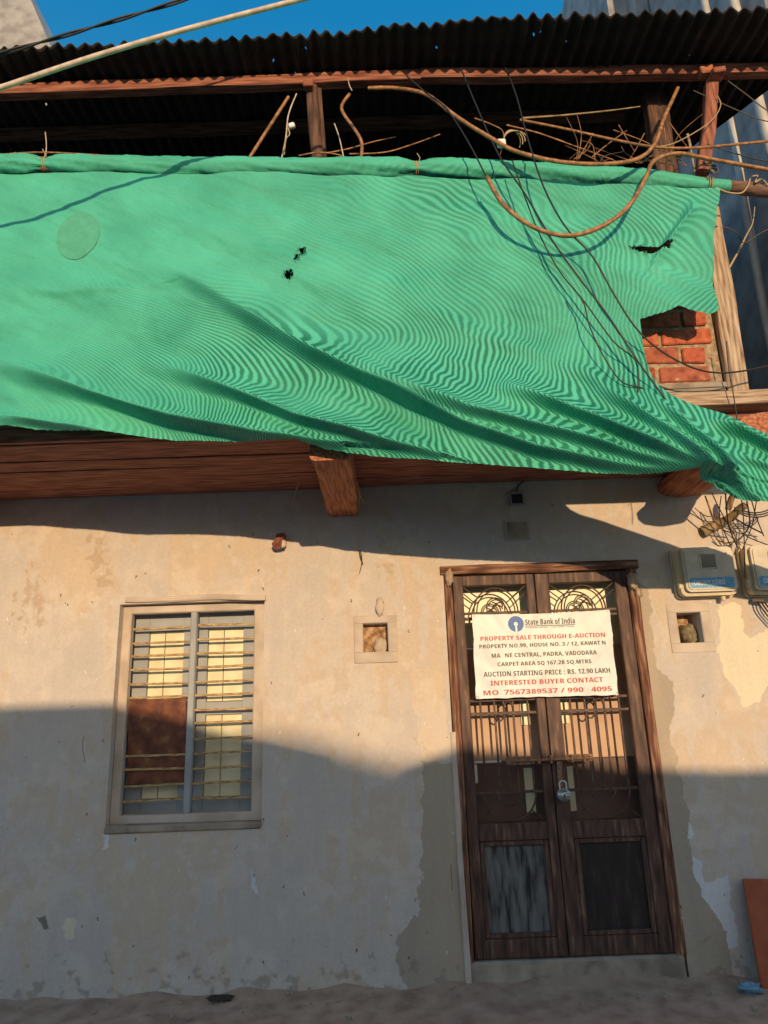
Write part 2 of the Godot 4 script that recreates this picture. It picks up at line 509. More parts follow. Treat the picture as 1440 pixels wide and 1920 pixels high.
func wall_material() -> StandardMaterial3D:
	var w := 2048
	var h := 888
	var big := noise_image(w, h, 0.004, 101, 4).get_data()
	var mid := noise_image(w, h, 0.02, 102, 4).get_data()
	var fine := noise_image(w, h, 0.12, 103, 3).get_data()
	var drip := noise_image(w, h, 0.03, 104, 4, Vector2(1.0, 0.12)).get_data()
	var edge := noise_image(w, h, 0.03, 105, 5).get_data()
	var big2 := noise_image(w, h, 0.007, 106, 4).get_data()
	var mask := PackedByteArray()
	mask.resize(w * h)
	var patches := [
		[1, [Vector2(0.1657, 1.152), Vector2(0.1616, 0.9378), Vector2(0.1398, 0.6081), Vector2(0.1075, 0.3579), Vector2(0.0029, 0.2836), Vector2(-0.0197, 0.1444), Vector2(0.0168, 0.0557), Vector2(0.0241, -0.0433), Vector2(0.4187, -0.055), Vector2(0.3916, 0.3882), Vector2(0.3672, 1.1309)]],
		[1, [Vector2(1.5076, 2.1448), Vector2(1.5913, 2.1089), Vector2(1.59, 1.6295), Vector2(1.661, 1.5501), Vector2(1.6494, 1.3836), Vector2(1.6033, 1.2365), Vector2(1.627, 1.0613), Vector2(1.6441, 0.8903), Vector2(1.6443, 0.6149), Vector2(1.6782, 0.4535), Vector2(1.7459, 0.2946), Vector2(1.7794, 0.1151), Vector2(1.7574, -0.0828), Vector2(1.4321, -0.0731)]],
		[2, [Vector2(2.0069, 1.9898), Vector2(2.1434, 1.9721), Vector2(2.1348, 1.8469), Vector2(2.1541, 1.7732), Vector2(2.2442, 1.8114), Vector2(2.3086, 1.9535), Vector2(2.3729, 1.9513), Vector2(2.2908, 1.5443), Vector2(2.1396, 1.4034), Vector2(2.0568, 1.3941), Vector2(1.9887, 1.5483), Vector2(1.951, 1.7046), Vector2(2.0043, 1.8354)]],
		[3, [Vector2(1.6451, 0.6202), Vector2(1.6805, 0.5814), Vector2(1.694, 0.4795), Vector2(1.7632, 0.4906), Vector2(1.8092, 0.5024), Vector2(1.8281, 0.37), Vector2(1.8098, 0.1596), Vector2(1.7657, 0.1357), Vector2(1.745, 0.2895), Vector2(1.6775, 0.3747), Vector2(1.6338, 0.5079)]],
		[3, [Vector2(1.6314, 0.7655), Vector2(1.6591, 0.7508), Vector2(1.6626, 0.6958), Vector2(1.6321, 0.6913)]],
		[3, [Vector2(-0.8016, 0.624), Vector2(-0.7772, 0.583), Vector2(-0.7522, 0.4892), Vector2(-0.7755, 0.4767), Vector2(-0.8004, 0.557)]],
		[3, [Vector2(-1.6527, 0.8281), Vector2(-1.6222, 0.8216), Vector2(-1.6079, 0.7497), Vector2(-1.6378, 0.7506)]],
		[2, [Vector2(-1.8231, 0.3886), Vector2(-1.7642, 0.3816), Vector2(-1.7617, 0.2861), Vector2(-1.8197, 0.2879)]],
		[4, [Vector2(-1.982, 0.4039), Vector2(-1.9264, 0.4022), Vector2(-1.8968, 0.3675), Vector2(-1.9366, 0.3584)]],
		[5, [Vector2(0.1335, 1.6785), Vector2(0.2217, 1.66), Vector2(0.3151, 1.6259), Vector2(0.3383, 1.1609), Vector2(0.1718, 1.1518), Vector2(0.1353, 1.4337)]],
		[6, [Vector2(-2.2427, 2.2751), Vector2(-2.17, 2.3733), Vector2(-2.1018, 2.2869), Vector2(-2.038, 2.1029), Vector2(-2.031, 1.8931), Vector2(-2.0806, 1.8725), Vector2(-2.1397, 2.0738), Vector2(-2.2014, 1.9789), Vector2(-2.2581, 2.1432)]],
		[6, [Vector2(-0.0852, 2.0358), Vector2(-0.0394, 2.2485), Vector2(0.0732, 2.3455), Vector2(0.037, 2.2626), Vector2(-0.0125, 2.0659), Vector2(-0.0466, 2.0182)]],
		[6, [Vector2(-1.8701, 2.5681), Vector2(-1.7326, 2.5286), Vector2(-1.7167, 2.3575), Vector2(-1.5979, 2.2694), Vector2(-1.794, 2.2429)]],
		[6, [Vector2(0.1478, 1.4333), Vector2(0.1666, 1.4326), Vector2(0.1746, 1.2099), Vector2(0.15, 1.2107)]]]
	var sx := w / (WX1 - WX0)
	var sy := h / WH
	for p in patches:
		var poly := PackedVector2Array()
		var lo := Vector2(1e9, 1e9)
		var hi := -lo
		for q in p[1]:
			var t := Vector2((q.x - WX0) * sx, (WH - q.y) * sy)
			poly.append(t)
			lo = lo.min(t)
			hi = hi.max(t)
		var rag := 16.0 if p[0] != 6 else 60.0
		for y in range(maxi(0, int(lo.y) - 12), mini(h, int(hi.y) + 12)):
			for x in range(maxi(0, int(lo.x) - 12), mini(w, int(hi.x) + 12)):
				var i := y * w + x
				var o := (edge[i] - 128) / 255.0
				var o2 := (mid[i] - 128) / 255.0
				if Geometry2D.is_point_in_polygon(Vector2(x + o * rag, y + o2 * rag), poly):
					if p[0] == 6 and (drip[i] + fine[i] * 0.4 + edge[i] * 0.5) < 225:
						continue
					mask[i] = p[0]
	# colours as linear values
	var cols := [Vector3(0.59, 0.52, 0.46), Vector3(0.44, 0.365, 0.28), Vector3(0.74, 0.66, 0.50), Vector3(0.70, 0.70, 0.70), Vector3(0.22, 0.20, 0.16), Vector3(0.66, 0.56, 0.46), Vector3(0.44, 0.33, 0.22)]
	var out := PackedByteArray()
	out.resize(w * h * 3)
	var hgt := PackedByteArray()
	hgt.resize(w * h)
	var enc := PackedByteArray()
	enc.resize(1025)
	for i in 1025:
		enc[i] = int(clampf(pow(i / 1024.0, 1.0 / 2.2), 0, 1) * 255.0)
	for y in h:
		var ym := WH - y / sy
		var low := clampf(1.0 - ym / 0.28, 0.0, 1.0) * 60.0
		for x in w:
			var i := y * w + x
			var c: Vector3 = cols[mask[i]] if mask[i] != 6 else cols[0].lerp(cols[6], clampf((edge[i] + drip[i] - 230) * 0.008, 0.1, 0.7))
			var b := big[i] / 255.0 - 0.5
			var f := fine[i] / 255.0 - 0.5
			var dr := drip[i] / 255.0 - 0.5
			var k := 1.0 + b * 0.18 + f * 0.12 + dr * 0.14
			# damp stains: yellow-brown blooms with drips, ragged at the rim
			if mask[i] == 0 or mask[i] == 5:
				var stain := (big[i] * 0.9 + drip[i] * 0.7 + edge[i] * 0.5 - 258.0) * 0.011
				if stain > 0.0:
					c = c.lerp(Vector3(0.52, 0.40, 0.265), minf(stain * 0.6, 0.42))
				var chalk := (236.0 - big2[i] * 0.9 - mid[i] * 0.6 - edge[i] * 0.4) * 0.012
				if chalk > 0.0:
					c = c.lerp(Vector3(0.68, 0.61, 0.53), minf(chalk * 0.6, 0.4))
			var warm := b * 0.10 + dr * 0.08
			# mud splashed on the foot of the wall: ragged spots, denser low down
			var s := edge[i] + low
			if low > 0.0 and s > 204:
				c = c.lerp(Vector3(0.20, 0.15, 0.11), clampf((s - 204) * 0.012, 0.0, 0.4))
			out[i * 3] = enc[clampi(int(c.x * k * 1024.0), 0, 1024)]
			out[i * 3 + 1] = enc[clampi(int(c.y * k * (1.0 - warm * 0.5) * 1024.0), 0, 1024)]
			out[i * 3 + 2] = enc[clampi(int(c.z * k * (1.0 - warm * 1.2) * 1024.0), 0, 1024)]
			var e := 150 + int(f * 40.0 + (mid[i] - 128) * 0.35)
			if mask[i] == 1 or mask[i] == 3:
				e -= 50
			hgt[i] = clampi(e, 0, 255)
	var img := Image.create_from_data(w, h, false, Image.FORMAT_RGB8, out)
	# scratches, nail holes and flecks of chipped paint
	var r := RandomNumberGenerator.new()
	r.seed = 9
	for k in 260:
		var x := r.randi_range(10, w - 30)
		var y := r.randi_range(int(h * 0.1), h - 10)
		var dark := r.randf() < 0.55
		var c := lin(0.05, 0.04, 0.035) if dark else lin(0.78, 0.76, 0.72)
		var n := r.randi_range(1, 6)
		var dx := 0
		for j in n:
			img.fill_rect(Rect2i(x + dx, y + j, r.randi_range(1, 2), 1), c)
			dx += r.randi_range(-1, 1)
	for k in 9:
		var x := r.randi_range(100, w - 60)
		var y := r.randi_range(int(h * 0.3), int(h * 0.8))
		var dx := 0.0
		for j in r.randi_range(14, 50):
			img.set_pixel(clampi(x + int(dx), 0, w - 1), mini(y + j, h - 1), lin(0.13, 0.10, 0.08))
			dx += r.randf_range(-0.5, 0.6)
	var m := StandardMaterial3D.new()
	m.albedo_texture = tex(img)
	m.roughness = 0.92
	m.heightmap_enabled = true
	m.heightmap_texture = tex(Image.create_from_data(w, h, false, Image.FORMAT_L8, hgt))
	m.heightmap_scale = 0.35
	return m

# ---------------------------------------------------------------- ground and the far side of the street

func build_ground():
	var vs := PackedVector3Array()
	var ns := PackedVector3Array()
	var ix := PackedInt32Array()
	var nx := 180
	var nz := 110
	for j in nz + 1:
		for i in nx + 1:
			var x := lerpf(-4.5, 4.5, float(i) / nx)
			var z := lerpf(-0.2, 5.3, float(j) / nz)
			var bank := 0.045 * exp(-maxf(z, 0.0) / 0.10) * (0.5 + noise.get_noise_2d(x * 1.6, 4.0))
			vs.append(Vector3(x, 0.004 + bank + noise.get_noise_2d(x * 1.2, z * 1.2) * 0.010 + noise.get_noise_2d(x * 6.0, z * 6.0) * 0.0025, z))
	for j in nz + 1:
		for i in nx + 1:
			var l := vs[j * (nx + 1) + maxi(i - 1, 0)]
			var r := vs[j * (nx + 1) + mini(i + 1, nx)]
			var u := vs[maxi(j - 1, 0) * (nx + 1) + i]
			var d := vs[mini(j + 1, nz) * (nx + 1) + i]
			ns.append((d - u).cross(r - l).normalized())
	for j in nz:
		for i in nx:
			var a := j * (nx + 1) + i
			ix.append_array([a, a + 1, a + nx + 1, a + 1, a + nx + 2, a + nx + 1])
	structure("street", arrays(vs, ns, ix), M.ground)
	var pl := PlaneMesh.new()
	pl.size = Vector2(300, 300)
	var g := structure("ground", pl, M.ground)
	g.position.y = -0.03

# Houses across the street; their roof lines throw the shade on the foot of the wall.
func build_opposite_side():
	var hs := [
		[9.0, [Vector2(-9.0, 0), Vector2(-9.0, 3.15), Vector2(-0.05, 3.10), Vector2(0.45, 2.98), Vector2(1.25, 2.78), Vector2(1.25, 0)], "low plastered house across the street with a sloping parapet"],
		[23.0, [Vector2(-6.0, 0), Vector2(-6.0, 5.48), Vector2(2.6, 5.42), Vector2(3.5, 5.32), Vector2(4.05, 5.16), Vector2(4.6, 5.10), Vector2(4.6, 0)], "taller house standing behind the low plastered one"],
		[9.4, [Vector2(1.70, 0), Vector2(1.70, 2.76), Vector2(2.05, 2.86), Vector2(2.35, 2.85), Vector2(3.1, 2.71), Vector2(3.6, 2.68), Vector2(11.0, 2.72), Vector2(11.0, 0)], "long low house across the street with an uneven eaves line"]]
	for a in hs:
		var z: float = a[0]
		var poly := PackedVector2Array(a[1])
		var t := thing("street_house", a[2], "house", Vector3(poly[0].x, 0, z), "houses across the street")
		part(t, "wall", prism(poly, z, z + 4.0), M.concrete)
		var x0: float = poly[0].x + 1.0
		while x0 < poly[poly.size() - 1].x - 1.5:
			span(t, "window", Vector3(x0, 0.9, z - 0.03), Vector3(x0 + 0.8, 1.9, z + 0.02), M.wood_y)
			span(t, "door", Vector3(x0 + 1.2, 0.02, z - 0.03), Vector3(x0 + 2.1, 2.0, z + 0.02), M.door_paint)
			x0 += 3.4

func build_neighbours():
	var t := thing("concrete_house", "grey concrete house with a sloping gable edge behind the tin roof", "house", Vector3(-5, 0, -3.2))
	part(t, "wall", prism(PackedVector2Array([Vector2(-8, 0), Vector2(-2.8, 0), Vector2(-2.8, 7.2), Vector2(-4.1764, 9.9447), Vector2(-4.2039, 10.0094), Vector2(-4.6001, 10.9412), Vector2(-4.8815, 11.6375), Vector2(-8, 12.5)]), -6.0, -3.0), M.concrete)
	var n := thing("tall_grey_house", "tall grey plastered house beside the right end of the tin roof", "house", Vector3(2.45, 0, -0.6))
	part(n, "wall", prism(PackedVector2Array([Vector2(2.36, 0), Vector2(6.5, 0), Vector2(6.5, 9.5), Vector2(2.36, 9.5)]), -5.0, -1.0), M.concrete)
	span(n, "ledge", Vector3(2.31, 2.80, -1.0), Vector3(3.4, 2.94, -0.012), M.concrete, 0.01)
	span(n, "pilaster", Vector3(2.55, 2.95, -1.0), Vector3(2.69, 9.4, -0.86), M.concrete, 0.01)
	span(n, "added_bay", Vector3(2.70, 2.95, -0.99), Vector3(4.6, 8.6, 0.62), M.concrete, 0.015)  # projecting block added to cast shade on the grey wall
	var a := Vector3(2.60, 2.945, 0.12)
	single("drain_pipe", "thin cream drain pipe running up in front of the grey house beside the timber post", "pipe", tube(smooth_path(shifted([a, Vector3(2.5745, 3.7591, 0.12), Vector3(2.5914, 4.7524, 0.12), Vector3(2.619, 5.4491, 0.12), Vector3(2.6011, 6.615, 0.12), Vector3(2.6136, 7.5144, 0.12)], a), 6), 0.028, 10), M.pipe_white, a)
	var b: Vector3 = Vector3(2.6239, 4.9805, 0.45)
	single("drain_pipe", "white drain pipe at the right edge above the wooden pole", "pipe", tube(shifted([Vector3(b.x, 2.945, 0.45), b, Vector3(2.6177, 5.342, 0.45), Vector3(2.5988, 6.1918, 0.45), Vector3(2.5866, 7.1833, 0.45)], b), 0.034, 10), M.pipe_white, b)

# ---------------------------------------------------------------- the house

func wall_z(x: float, y: float) -> float:
	return noise.get_noise_2d(x * 0.8, y * 0.8) * 0.008 + noise.get_noise_2d(x * 4.0 + 30.0, y * 4.0) * 0.0025

func facade_mesh(holes: Array) -> ArrayMesh:
	var xs := []
	var ys := []
	for i in 137:
		xs.append(WX0 + 0.05 * i)
	for i in 60:
		ys.append(minf(0.05 * i, WH))
	for h in holes:
		for v in [h[0], h[2]]:
			xs.append(v)
		for v in [h[1], h[3]]:
			if v > 0.0:
				ys.append(v)
	xs.sort()
	ys.sort()
	var st := SurfaceTool.new()
	st.begin(Mesh.PRIMITIVE_TRIANGLES)
	var put := func(p: Vector3, nrm: Vector3):
		st.set_uv(Vector2((p.x - WX0) / (WX1 - WX0), (WH - p.y) / WH))
		st.set_normal(nrm)
		st.add_vertex(p)
	var quad := func(a: Vector3, b: Vector3, c: Vector3, d: Vector3, nrm: Vector3):
		for p in [a, b, c, a, c, d]:
			put.call(p, nrm)
	var hole_at := func(x: float, y: float):
		for h in holes:
			if x > h[0] and x < h[2] and y > h[1] and y < h[3]:
				return h
		return null
	for i in xs.size() - 1:
		for j in ys.size() - 1:
			var x0: float = xs[i]
			var x1: float = xs[i + 1]
			var y0: float = ys[j]
			var y1: float = ys[j + 1]
			if x1 - x0 < 1e-5 or y1 - y0 < 1e-5:
				continue
			var h = hole_at.call((x0 + x1) / 2, (y0 + y1) / 2)
			var p := [Vector3(x0, y0, wall_z(x0, y0)), Vector3(x0, y1, wall_z(x0, y1)), Vector3(x1, y1, wall_z(x1, y1)), Vector3(x1, y0, wall_z(x1, y0))]
			if h == null:
				var e := 0.02
				for k in [0, 1, 2, 0, 2, 3]:
					var q: Vector3 = p[k]
					put.call(q, Vector3(-(wall_z(q.x + e, q.y) - wall_z(q.x - e, q.y)) / (2 * e), -(wall_z(q.x, q.y + e) - wall_z(q.x, q.y - e)) / (2 * e), 1).normalized())
			else:
				var back := Vector3(0, 0, -h[4])
				var sides := [[0, 1, -1, 0], [1, 2, 0, 1], [2, 3, 1, 0], [3, 0, 0, -1]]
				for s in sides:
					if hole_at.call((x0 + x1) / 2 + s[2] * (x1 - x0) * 0.51 + s[2] * 0.001, (y0 + y1) / 2 + s[3] * (y1 - y0) * 0.51 + s[3] * 0.001) == null:
						var a: Vector3 = p[s[0]]
						var b: Vector3 = p[s[1]]
						quad.call(a, b, Vector3(b.x, b.y, back.z), Vector3(a.x, a.y, back.z), Vector3(-s[2], -s[3], 0))
	return st.commit()

func build_house():
	var H := thing("old_house", "two storey plastered house with timber balcony, barred window and brown double door", "house", Vector3.ZERO)
	var holes := [[-1.635, 0.85, -0.75, 2.11, 0.14], [0.352, -0.1, 1.538, 2.28, 0.20], [-0.152, 1.772, -0.003, 1.942, 0.09], [1.748, 1.762, 1.892, 1.943, 0.14]]
	part(H, "wall", facade_mesh(holes), M.wall)
	# body of the house behind the facade and round the balcony room
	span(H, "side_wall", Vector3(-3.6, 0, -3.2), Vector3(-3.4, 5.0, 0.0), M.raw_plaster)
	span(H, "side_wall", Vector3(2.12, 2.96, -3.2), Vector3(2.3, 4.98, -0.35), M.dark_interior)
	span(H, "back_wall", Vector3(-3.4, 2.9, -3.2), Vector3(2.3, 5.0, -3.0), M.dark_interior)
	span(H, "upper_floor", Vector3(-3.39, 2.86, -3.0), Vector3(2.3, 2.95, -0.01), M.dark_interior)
	span(H, "threshold", Vector3(0.36, -0.05, -0.19), Vector3(1.53, 0.122, 0.004), M.raw_plaster, 0.012, 0.004)
	build_window(H)
	build_door(H)
	# small recesses
	var nf := part(H, "niche_frame", frame_mesh(-0.207, 1.708, 0.055, 1.99, -0.154, 1.770, -0.001, 1.944, 0.002, 0.008), M.plaster)
	part(nf, "niche_back", box(Vector3(0.16, 0.18, 0.02), 0.003, 0.004), M.niche_back, Vector3(-0.078, 1.857, -0.088))
	part(nf, "plaster_lump", lump(Vector3(0.085, 0.10, 0.05), 3.0, 0.5), M.plaster, Vector3(-0.05, 1.81, -0.065))
	part(nf, "plaster_lump", lump(Vector3(0.06, 0.06, 0.05), 7.0, 0.5), M.niche_back, Vector3(-0.125, 1.79, -0.06))
	var nf2 := part(H, "niche_frame", frame_mesh(1.69, 1.705, 1.955, 2.0, 1.746, 1.760, 1.894, 1.945, 0.001, 0.006), M.plaster)
	part(nf2, "niche_back", box(Vector3(0.16, 0.20, 0.02), 0.003, 0.004), M.niche_back, Vector3(1.82, 1.852, -0.14))
	# joists under the balcony and the boards they carry
	part(H, "joist", timber(Vector3(-0.255, 2.706, -0.1), Vector3(-0.252, 2.706, 1.05), 0.195, 0.175, 0.006, 0.22), M.orange_wood_z)
	part(H, "joist", timber(Vector3(1.90, 2.735, -0.1), Vector3(1.92, 2.735, 1.02), 0.30, 0.135, 0.010, 0.7), M.orange_wood_z)
	part(H, "joist", timber(Vector3(-2.55, 2.706, -0.1), Vector3(-2.55, 2.706, 1.05), 0.195, 0.175, 0.006, 0.22), M.orange_wood_z)
	var zs := [0.004, 0.185, 0.355, 0.52, 0.67, 0.80, 0.93]
	for k in zs.size() - 1:
		var za: float = zs[k] + 0.004
		var zb: float = zs[k + 1] - 0.004
		part(H, "floor_plank", timber(Vector3(-3.38, 2.815 + rng.randf_range(-0.004, 0.005), (za + zb) / 2), Vector3(-0.30 + rng.randf_range(-.02, .02), 2.815 + rng.randf_range(-0.004, 0.005), (za + zb) / 2), zb - za, 0.03, 0.003, 0.15), M.red_wood_x)
		part(H, "floor_plank", timber(Vector3(-0.26, 2.822 + rng.randf_range(-0.004, 0.005), (za + zb) / 2), Vector3(2.1, 2.822 + rng.randf_range(-0.004, 0.005), (za + zb) / 2), zb - za, 0.03, 0.003, 0.15), M.red_wood_x)
	span(H, "rim_board", Vector3(-3.38, 2.80, 0.935), Vector3(-0.37, 2.95, 0.975), M.red_wood_x, 0.006)
	span(H, "rim_board", Vector3(-0.14, 2.815, 0.935), Vector3(1.22, 2.95, 0.975), M.red_wood_x, 0.006)
	# balcony front: sill, posts, brick filling
	part(H, "sill_beam", timber(Vector3(1.0, 2.892, 0.955), Vector3(2.55, 2.898, 0.955), 0.12, 0.078, 0.004, 0.15), M.pale_wood_x)
	part(H, "sill_beam", timber(Vector3(-3.38, 2.98, 0.955), Vector3(1.0, 2.98, 0.955), 0.10, 0.07, 0.004, 0.15), M.wood_x)
	part(H, "post", timber(Vector3(1.812, 2.932, 0.96), Vector3(1.842, 4.14, 0.96), 0.105, 0.10, 0.007, 0.14, Vector3.BACK), M.pale_wood_y)
	part(H, "post", timber(Vector3(1.8408, 4.2564, 1), Vector3(1.9933, 4.8727, 1), 0.07, 0.07, 0.006, 0.35), M.red_wood_y)
	part(H, "post", timber(Vector3(-0.2785, 4.0102, 1), Vector3(-0.3351, 4.9458, 1), 0.066, 0.06, 0.005, 0.55), M.wood_y)
	part(H, "post", timber(Vector3(-0.2457, 4.0325, 0.97), Vector3(-0.291, 4.9761, 0.97), 0.022, 0.05, 0.003, 0.2), M.wood_y)
	part(H, "post", timber(Vector3(1.70, 2.94, 0.80), Vector3(1.74, 5.02, 0.80), 0.13, 0.08, 0.005, 0.2, Vector3.BACK), M.wood_y)
	part(H, "cap_block", box(Vector3(0.075, 0.045, 0.07), 0.006, 0.006), M.red_wood_x, Vector3(1.9928, 4.8844, 1.06))
	part(H, "cap_block", box(Vector3(0.07, 0.05, 0.06), 0.006, 0.006), M.orange_wood_x, Vector3(1.9394, 4.9167, 1.04))
	part(H, "cap_block", box(Vector3(0.055, 0.05, 0.05), 0.005, 0.004), M.red_wood_x, Vector3(-0.3513, 4.912, 1.05))
	brick_panel(H)
	# roof: purlins and corrugated sheets
	part(H, "purlin", timber(Vector3(-3.4, 4.987, 1.0), Vector3(0.3, 4.993, 1.0), 0.06, 0.07, 0.005, 0.18), M.red_wood_x)
	part(H, "purlin", timber(Vector3(0.3, 4.995, 1.002), Vector3(2.36, 4.948, 1.0), 0.06, 0.065, 0.006, 0.18), M.red_wood_x)
	for z in [0.66, 0.28, -0.3, -1.2, -2.2]:
		part(H, "purlin", timber(Vector3(-3.4, 5.02, z), Vector3(1.6, 5.008, z), 0.07, 0.05, 0.006, 0.2), M.wood_x)
	roof(H)

# flat plaster collar with rounded outer corners round a recess
func frame_mesh(x0, y0, x1, y1, ix0, iy0, ix1, iy1, z0, z1) -> ArrayMesh:
	var st := new_st()
	var bars := [[x0, iy1, x1, y1], [x0, y0, x1, iy0], [x0, iy0, ix0, iy1], [ix1, iy0, x1, iy1]]
	for b in bars:
		add_box(st, Vector3((b[0] + b[2]) / 2, (b[1] + b[3]) / 2, (z0 + z1) / 2 - 0.006), Vector3(b[2] - b[0], b[3] - b[1], z1 - z0 + 0.012), 0.003)
	return done(st)

func build_window(H):
	var st := new_st()
	# painted frame set back in the opening
	var zc := -0.085
	add_box(st, Vector3(-1.608, 1.48, zc), Vector3(0.056, 1.26, 0.06), 0.006, 0.001)
	add_box(st, Vector3(-0.787, 1.48, zc), Vector3(0.070, 1.26, 0.06), 0.006, 0.001)
	add_box(st, Vector3(-1.2, 2.083, zc + 0.001), Vector3(0.87, 0.052, 0.058), 0.006)
	add_box(st, Vector3(-1.2, 0.876, zc + 0.001), Vector3(0.87, 0.05, 0.058), 0.006)
	var W := part(H, "window", done(st), M.plaster)
	span(W, "mullion", Vector3(-1.215, 0.90, -0.11), Vector3(-1.177, 2.058, -0.058), M.shutter_blue, 0.005)
	span(W, "sill", Vector3(-1.64, 0.815, -0.06), Vector3(-0.748, 0.858, 0.010), M.raw_plaster, 0.008, 0.004)
	part(W, "lintel_ledge", timber(Vector3(-1.60, 2.142, 0.004), Vector3(-0.742, 2.124, 0.004), 0.03, 0.034, 0.006, 0.6), M.plaster)
	var bar := [box(Vector3(0.366, 0.014, 0.012), 0.002), box(Vector3(0.366, 0.013, 0.014), 0.002)]
	for y in [1.968, 1.881, 1.803, 1.720, 1.634, 1.556, 1.222, 1.147, 1.057, 0.976]:
		part(W, "bar", bar[rng.randi() % 2], M.bar_iron, Vector3(-1.396, y, -0.094), Basis(Vector3.BACK, rng.randf_range(-0.012, 0.022)))
	for y in [1.977, 1.890, 1.805, 1.724, 1.636, 1.558, 1.471, 1.398, 1.308, 1.226, 1.143, 1.061, 0.976]:
		part(W, "bar", bar[rng.randi() % 2], M.bar_iron, Vector3(-1.0, y, -0.094), Basis(Vector3.BACK, rng.randf_range(-0.012, 0.022)))
	# closed shutters behind the bars: blue-grey frame, cream panes
	for s in [[-1.60, -1.197, -1.503, -1.283], [-1.193, -0.80, -1.133, -0.910]]:
		var fr := new_st()
		var z := -0.185
		add_box(fr, Vector3((s[0] + s[2]) / 2, 1.48, z), Vector3(s[2] - s[0], 1.30, 0.03), 0.002)
		add_box(fr, Vector3((s[3] + s[1]) / 2, 1.48, z), Vector3(s[1] - s[3], 1.30, 0.03), 0.002)
		for r in [[1.958, 2.13], [1.442, 1.518], [0.83, 0.971]]:
			add_box(fr, Vector3((s[2] + s[3]) / 2, (r[0] + r[1]) / 2, z), Vector3(s[3] - s[2], r[1] - r[0], 0.028), 0.002)
		part(W, "shutter", done(fr), M.shutter_blue)
		var xm: float = lerpf(s[2], s[3], 0.44)
		for r in [[1.521, 1.955], [0.974, 1.439]]:
			for q in [[s[2] + 0.002, xm - 0.002], [xm + 0.002, s[3] - 0.002]]:
				span(W, "pane", Vector3(q[0], r[0], -0.197), Vector3(q[1], r[1], -0.187), M.cream_pane, 0.002)
	span(W, "back_board", Vector3(-1.64, 0.84, -0.225), Vector3(-0.745, 2.12, -0.205), M.wood_y)

func arc(c: Vector3, r: float, a0: float, a1: float, n := 18, ry := -1.0) -> PackedVector3Array:
	var out := PackedVector3Array()
	for i in n + 1:
		var a := lerpf(a0, a1, float(i) / n)
		out.append(c + Vector3(cos(a) * r, sin(a) * (r if ry < 0 else ry), 0))
	return out

